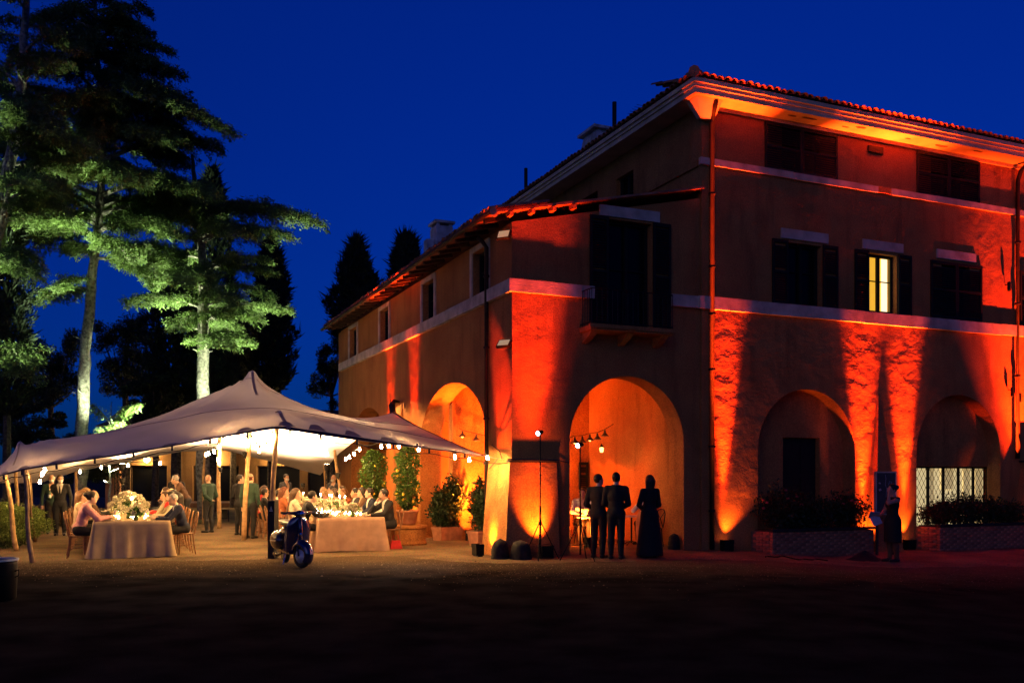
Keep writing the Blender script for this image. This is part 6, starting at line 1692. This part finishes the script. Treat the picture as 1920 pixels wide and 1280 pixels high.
# ---------------------------------------------------------------- loggia furniture and hanging lamps
M_TBL = mat('white_tabletop', (.62,.52,.42), rough=.6, vary=.05)
def bistro(p, label):
    o = empty('bistro_table', p, 0, label, 'table', 'bistro tables in the loggia')
    put('table_top', MB().lathe([(.001,.70),(.33,.70),(.34,.715),(.33,.73),(.001,.73)], 20), M_TBL, o); put('stem', MB().tube([(0,0,.05),(0,0,.699)], .022, 8), M_IRON, o)
    for k in range(3): a = k*2.094; put('foot', MB().tube([(0,0,.10),(.2*math.cos(a),.2*math.sin(a),.05),(.28*math.cos(a),.28*math.sin(a),.01)], .012, 6), M_IRON, o)
    return o
t1 = gpoint(1107,22.3); t2 = gpoint(1184,22.8)
bistro(t1,'small round white-topped table at the left of the loggia'); bistro(t2,'small round white-topped table in the middle of the loggia')
M_CHB = mat('chair_black', (.02,.016,.014), rough=.5, vary=.2)
for p, f, lab in ((t1+Vector((-.15,.72,0)),rad(-85),'black chair behind the left loggia table'),(t1+Vector((-.7,-.25,0)),rad(20),'black chair left of the left loggia table'),(t2+Vector((.5,.45,0)),rad(-130),'black chair behind the middle loggia table'),(t2+Vector((.45,-.55,0)),rad(130),'black chair with its back to the forecourt')):
    chair(p, f, lab, 'black chairs in the loggia', M_CHB)
person(t1+Vector((-.15,.75,0)), rad(-85), 'rest', 'seated person in white shirt at the left loggia table', top='white', bottom='black', hcol='brown', topname='shirt', group='people seated in the loggia')
person(t2+Vector((.52,.47,0)), rad(-130), 'chin_f', 'seated person in white top at the middle loggia table', top='white', hair='bob', hcol='black', topname='blouse', group='people seated in the loggia')
bouquet(t1+Vector((.05,-.05,.735)), 'small dark posy on the left loggia table', 5, .07, .12, 71, None, 60, .10)
M_SHADE = mat('enamel_shade', (.03,.03,.03), rough=.4)
M_DIMB = mat('dim_bulb', (1,.6,.2), emit=5, ecol=(1,.45,.12))
def hanging(pts, lit, label):
    pts = [Vector(p) for p in pts]; o = empty('festoon_lamp', pts[0], 0, label, 'string light', 'shaded lamp strings in the loggia')
    put('cable', MB().tube([p-pts[0]+Vector((0,0,.16)) for p in pts], .007, 5), M_BLACK, o)
    for k,p in enumerate(pts[1:-1]):
        s_ = put('lamp_shade', MB().lathe([(.11,-.02),(.03,.07),(.02,.14),(.001,.145)], 12), M_SHADE, o, loc=p-pts[0])
        put('bulb', MB().ball((0,0,-.01),.035,8,5), M_DIMB if k in lit else M_GLASS, s_)
hanging([at(1068,832,22.2), at(1078,829,22.4), at(1092,828,22.6), at(1106,824,22.9), at(1120,822,23.2), at(1134,816,23.6), at(1150,806,24.2)], (0,2), 'string of black shaded lamps seen through the front arch')
hanging([at(833,798,25.5), at(867,817,24.6), at(893,824,24.0), at(912,828,23.6)], (0,), 'string of black shaded lamps seen through the left arch')
o = empty('wall_lantern', at(1128,842,24.2), 0, 'small glowing lantern beside the loggia pipe', 'lantern')
put('lantern_glass', MB().lathe([(.04,-.08),(.06,.04),(.001,.06)],8), M_DIMB, o); put('cap', MB().lathe([(.07,.061),(.02,.12),(.001,.16)],8), M_IRON, o)

# ---------------------------------------------------------------- scooter
M_BLUE = mat('scooter_blue', (.006,.007,.040), rough=.18, vary=.08, spec=.6, coat=.8)
M_BLK2 = mat('scooter_dark', (.010,.010,.02), rough=.25, vary=.1, spec=.6, coat=.5)
M_RUB = mat('tyre_rubber', (.015,.015,.015), rough=.85, vary=.2)
M_RIM = mat('rim_silver', (.75,.76,.78), rough=.45, metal=.15, vary=.06)
M_CHROME = mat('chrome', (.75,.77,.8), rough=.12, metal=1.0, vary=.03)
M_REDP = mat('red_badge', (.55,.03,.02), rough=.4, vary=.2)
M_SADDLE = mat('saddle_vinyl', (.02,.018,.02), rough=.45, vary=.1)
phi = rad(-62)
fwc = gpoint(566,17.05); sc_c = fwc-Vector((math.cos(phi),math.sin(phi),0))*.60
sc = empty('scooter', sc_c, phi, 'dark blue vintage scooter parked before the right table', 'scooter')
def wheel(parent, c, steer=0.0):
    Mx = Matrix.Translation(c) @ Matrix.Rotation(steer,4,'Z') @ Matrix.Rotation(rad(90),4,'X')
    w = put('wheel', MB().lathe([(.115,-.030),(.13,-.045),(.175,-.052),(.212,-.03),(.220,0),(.212,.03),(.175,.052),(.13,.045),(.115,.030)], 28), M_RUB, parent, M=Mx, smooth=True)
    for s_ in (1,-1):
        put('rim', MB().lathe([(.128,.046),(.122,.040),(.118,.020),(.085,.014),(.080,.030),(.045,.034),(.040,.046),(.001,.048)], 28, M=Matrix.Diagonal((1,1,s_)).to_4x4() if s_ < 0 else None), M_RIM, w, smooth=True)
        for k in range(5): put('wheel_nut', MB().lathe([(.009,.0),(.009,.012),(.001,.013)],6,(.062*math.cos(k*1.2566),.062*math.sin(k*1.2566),.028*s_ if s_>0 else -.040)), M_BLK2, w)
    return w
ST_ = rad(24); fwl = Vector((.60,0,.22)); 
wheel(sc, (-.60,0,.22)); wheel(sc, fwl, ST_)
def grid_shell(fn, nu, nv, th, name, m, parent, M=None):
    P = [[Vector(fn(i/nu,j/nv)) for j in range(nv+1)] for i in range(nu+1)]
    vs = [p for r_ in P for p in r_]; n1 = nv+1
    fs = [(i*n1+j,(i+1)*n1+j,(i+1)*n1+j+1,i*n1+j+1) for i in range(nu) for j in range(nv)]
    me = MB().add(vs,fs).mesh(name); o = put(name, me, m, parent, smooth=True)
    if M is not None: o.matrix_local = M
    md = o.modifiers.new('thickness','SOLIDIFY'); md.thickness = th; md.offset = 0
    return o
def fender(i, j):
    a = rad(-38)+rad(200)*i; b = -1+2*j                        # along the wheel, across it
    taper = 1-.25*abs(i-.55)
    R = .262+.03*math.sin(math.pi*i); wd = .105*taper
    t = b*math.pi*.5
    rr = R-.10*(1-math.cos(t)); return (math.cos(a)*rr, math.sin(t)*wd, math.sin(a)*rr+.02)
Mf = Matrix.Translation(fwl) @ Matrix.Rotation(ST_,4,'Z')
fd = grid_shell(fender, 18, 12, .006, 'front_fender', M_BLUE, sc, Mf)
put('badge', MB().box(-.012,.0,-.035,.035,-.05,.05, M=Matrix.Translation((.275,0,.10)) @ Matrix.Rotation(rad(-18),4,'Y')), M_REDP, fd)
put('fork', MB().tube([(0,-.075,0),(-.03,-.08,.18),(-.10,-.03,.36)], .018, 8).tube([(0,.075,0),(-.03,.08,.18),(-.10,.03,.36)], .018, 8), M_BLK2, sc, M=Mf)
def shield(i, j):
    h = i; w = -1+2*j
    wid = .215*(1-.10*(h-.3)**2)*math.sqrt(max(.02,1-max(0,(h-.72)/.30)**2)) if h > .72 else .215*(1-.25*max(0,.25-h))
    x = .34+.10*h+.05*math.sin(h*2.2)-.10*abs(w)**2.2; z = .27+.68*h
    return (x, w*wid, z)
sh = grid_shell(shield, 22, 16, .012, 'leg_shield', M_BLUE, sc)
put('shield_trim', MB().tube([shield(i/22,1) for i in range(23)]+[shield(1,1-j/16) for j in range(17)]+[shield(1-i/22,0) for i in range(23)], .009, 6), M_CHROME, sh)
put('horn_cover', MB().tube([(.455,0,.42),(.485,0,.55),(.50,0,.75),(.485,0,.93)], [.03,.045,.04,.03], 10), M_BLUE, sh, smooth=True)
put('horn_grille', MB().lathe([(.03,0),(.028,.008),(.001,.012)],12,M=Matrix.Translation((.528,0,.62)) @ Matrix.Rotation(rad(90),4,'Y')), M_CHROME, sh)
Ms = Matrix.Translation((.44,0,0)) @ Matrix.Rotation(ST_,4,'Z')
hs = put('headset', MB().ball((0,0,1.0),1,14,8,(.115,.10,.075)).tube([(-.02,-.30,1.025),(-.01,-.12,1.015),(0,0,1.01),(-.01,.12,1.015),(-.02,.30,1.025)], [.02,.035,.05,.035,.02], 10), M_BLUE, sc, M=Ms, smooth=True)
put('headlight', MB().lathe([(.062,0),(.06,.012),(.035,.024),(.001,.028)],16,M=Matrix.Translation((.09,0,1.0)) @ Matrix.Rotation(rad(90),4,'Y')), M_CHROME, hs)
for s_ in (-1,1):
    put('grip', MB().tube([(-.02,s_*.27,1.026),(-.035,s_*.40,1.03)], .021, 10), M_RUB, hs)
    put('brake_lever', MB().tube([(.03,s_*.26,1.02),(.05,s_*.34,1.01),(.03,s_*.42,1.0)], .006, 6), M_CHROME, hs)
put('floorboard', MB().frustum((-.22,.36,-.17,.17),(-.20,.36,-.19,.19),.24,.29), M_BLUE, sc)
put('body_tunnel', MB().frustum((-.24,-.12,-.15,.15),(-.34,-.20,-.12,.12),.291,.70), M_BLUE, sc)
def ellip(c, r, name, m, parent=sc): return put(name, MB().ball(c,1,18,10,r), m, parent, smooth=True)
ellip((-.55,0,.50),(.42,.15,.24),'rear_body',M_BLUE)
for s_ in (-1,1):
    cw_ = ellip((-.54,s_*.185,.46),(.33,.115,.19),'side_cowl',M_BLK2)
    put('cowl_trim', MB().tube([(-.80,s_*.27,.44),(-.54,s_*.305,.45),(-.28,s_*.27,.46)], .006, 6), M_CHROME, cw_)
def saddle(i, j):
    a = 2*math.pi*j; x = -.86+.80*i; k = math.sin(math.pi*min(1,max(0,.04+i*.92)))**.35
    return (x, math.cos(a)*.125*k*(1-.25*i), .80+math.sin(a)*.055*k+.02*math.cos(i*5))
grid_shell(saddle, 18, 14, .004, 'saddle', M_SADDLE, sc)
put('tail_light', MB().ball((-.96,0,.60),.035,10,6), M_REDP, sc); put('license_plate', MB().box(-.985,-.975,-.08,.08,.40,.52), M_CHINA, sc)
put('kickstand', MB().tube([(-.16,-.10,.24),(-.12,-.17,.015)], .011, 6).tube([(-.16,.10,.24),(-.12,.17,.015)], .011, 6).tube([(-.16,-.10,.24),(-.16,.10,.24)], .011, 6), M_CHROME, sc)
put('engine', MB().box(-.62,-.34,-.16,-.03,.20,.34), M_BLK2, sc); put('exhaust', MB().tube([(-.42,-.13,.20),(-.60,-.16,.17),(-.82,-.17,.17)], [.02,.045,.035], 8), M_BLK2, sc)

# black cover round the foot of the front pole with a pale printed emblem
pc = empty('pole_cover', gpoint(509.5,19.0), 0, 'tall narrow black cover with a white emblem round the front tent pole', 'pole cover')
put('cover', MB().box(-.068,.068,-.06,.30,0,1.20), CL['black'], pc)
put('foot_plate', MB().box(-.10,.10,-.08,.32,0,.012), M_IRON, pc)
M_PRINT = mat('white_print', (.6,.6,.55), rough=.7, vary=.05)
put('emblem', MB().add([(-.012,-.0615,1.02),(.004,-.0615,1.02),(.004,-.0615,1.10)],[(0,1,2)]).add([(.008,-.0615,1.02),(.02,-.0615,1.02),(.008,-.0615,1.08)],[(0,1,2)]).box(-.030,.030,-.0618,-.061,1.008,1.014).box(-.034,.034,-.0618,-.061,.985,.998), M_PRINT, pc)
# bin at the left edge, handbags, floor items
bn = empty('waste_bin', gpoint(-14,12.6), 0, 'dark round bin with a pale rim at the left edge', 'bin')
put('body', MB().lathe([(.25,0),(.29,.02),(.31,.50),(.31,.54),(.29,.54),(.27,.06),(.001,.05)], 24), M_BLACK, bn, smooth=True); put('rim', MB().lathe([(.305,.541),(.325,.545),(.325,.57),(.295,.57),(.295,.541)], 24), M_CHINA, bn); put('handle', MB().tube([(.31,0,.40),(.36,0,.42),(.36,0,.34),(.31,0,.32)],.012,6), M_IRON, bn)
def bag(p, col, label):
    o = empty('handbag', p, TH, label, 'bag')
    put('bag_body', MB().frustum((-.15,.15,-.07,.07),(-.10,.10,-.03,.03),.0,.20), CL[col], o); put('strap', MB().tube([(-.09,0,.19),(-.05,0,.32),(.05,0,.32),(.09,0,.19)],.008,6), CL[col], o)
bag(RT+U*1.12+Vv*.35,'red','red handbag on the ground under the nearest right chair')
pgr = W(-1.2,13.9)
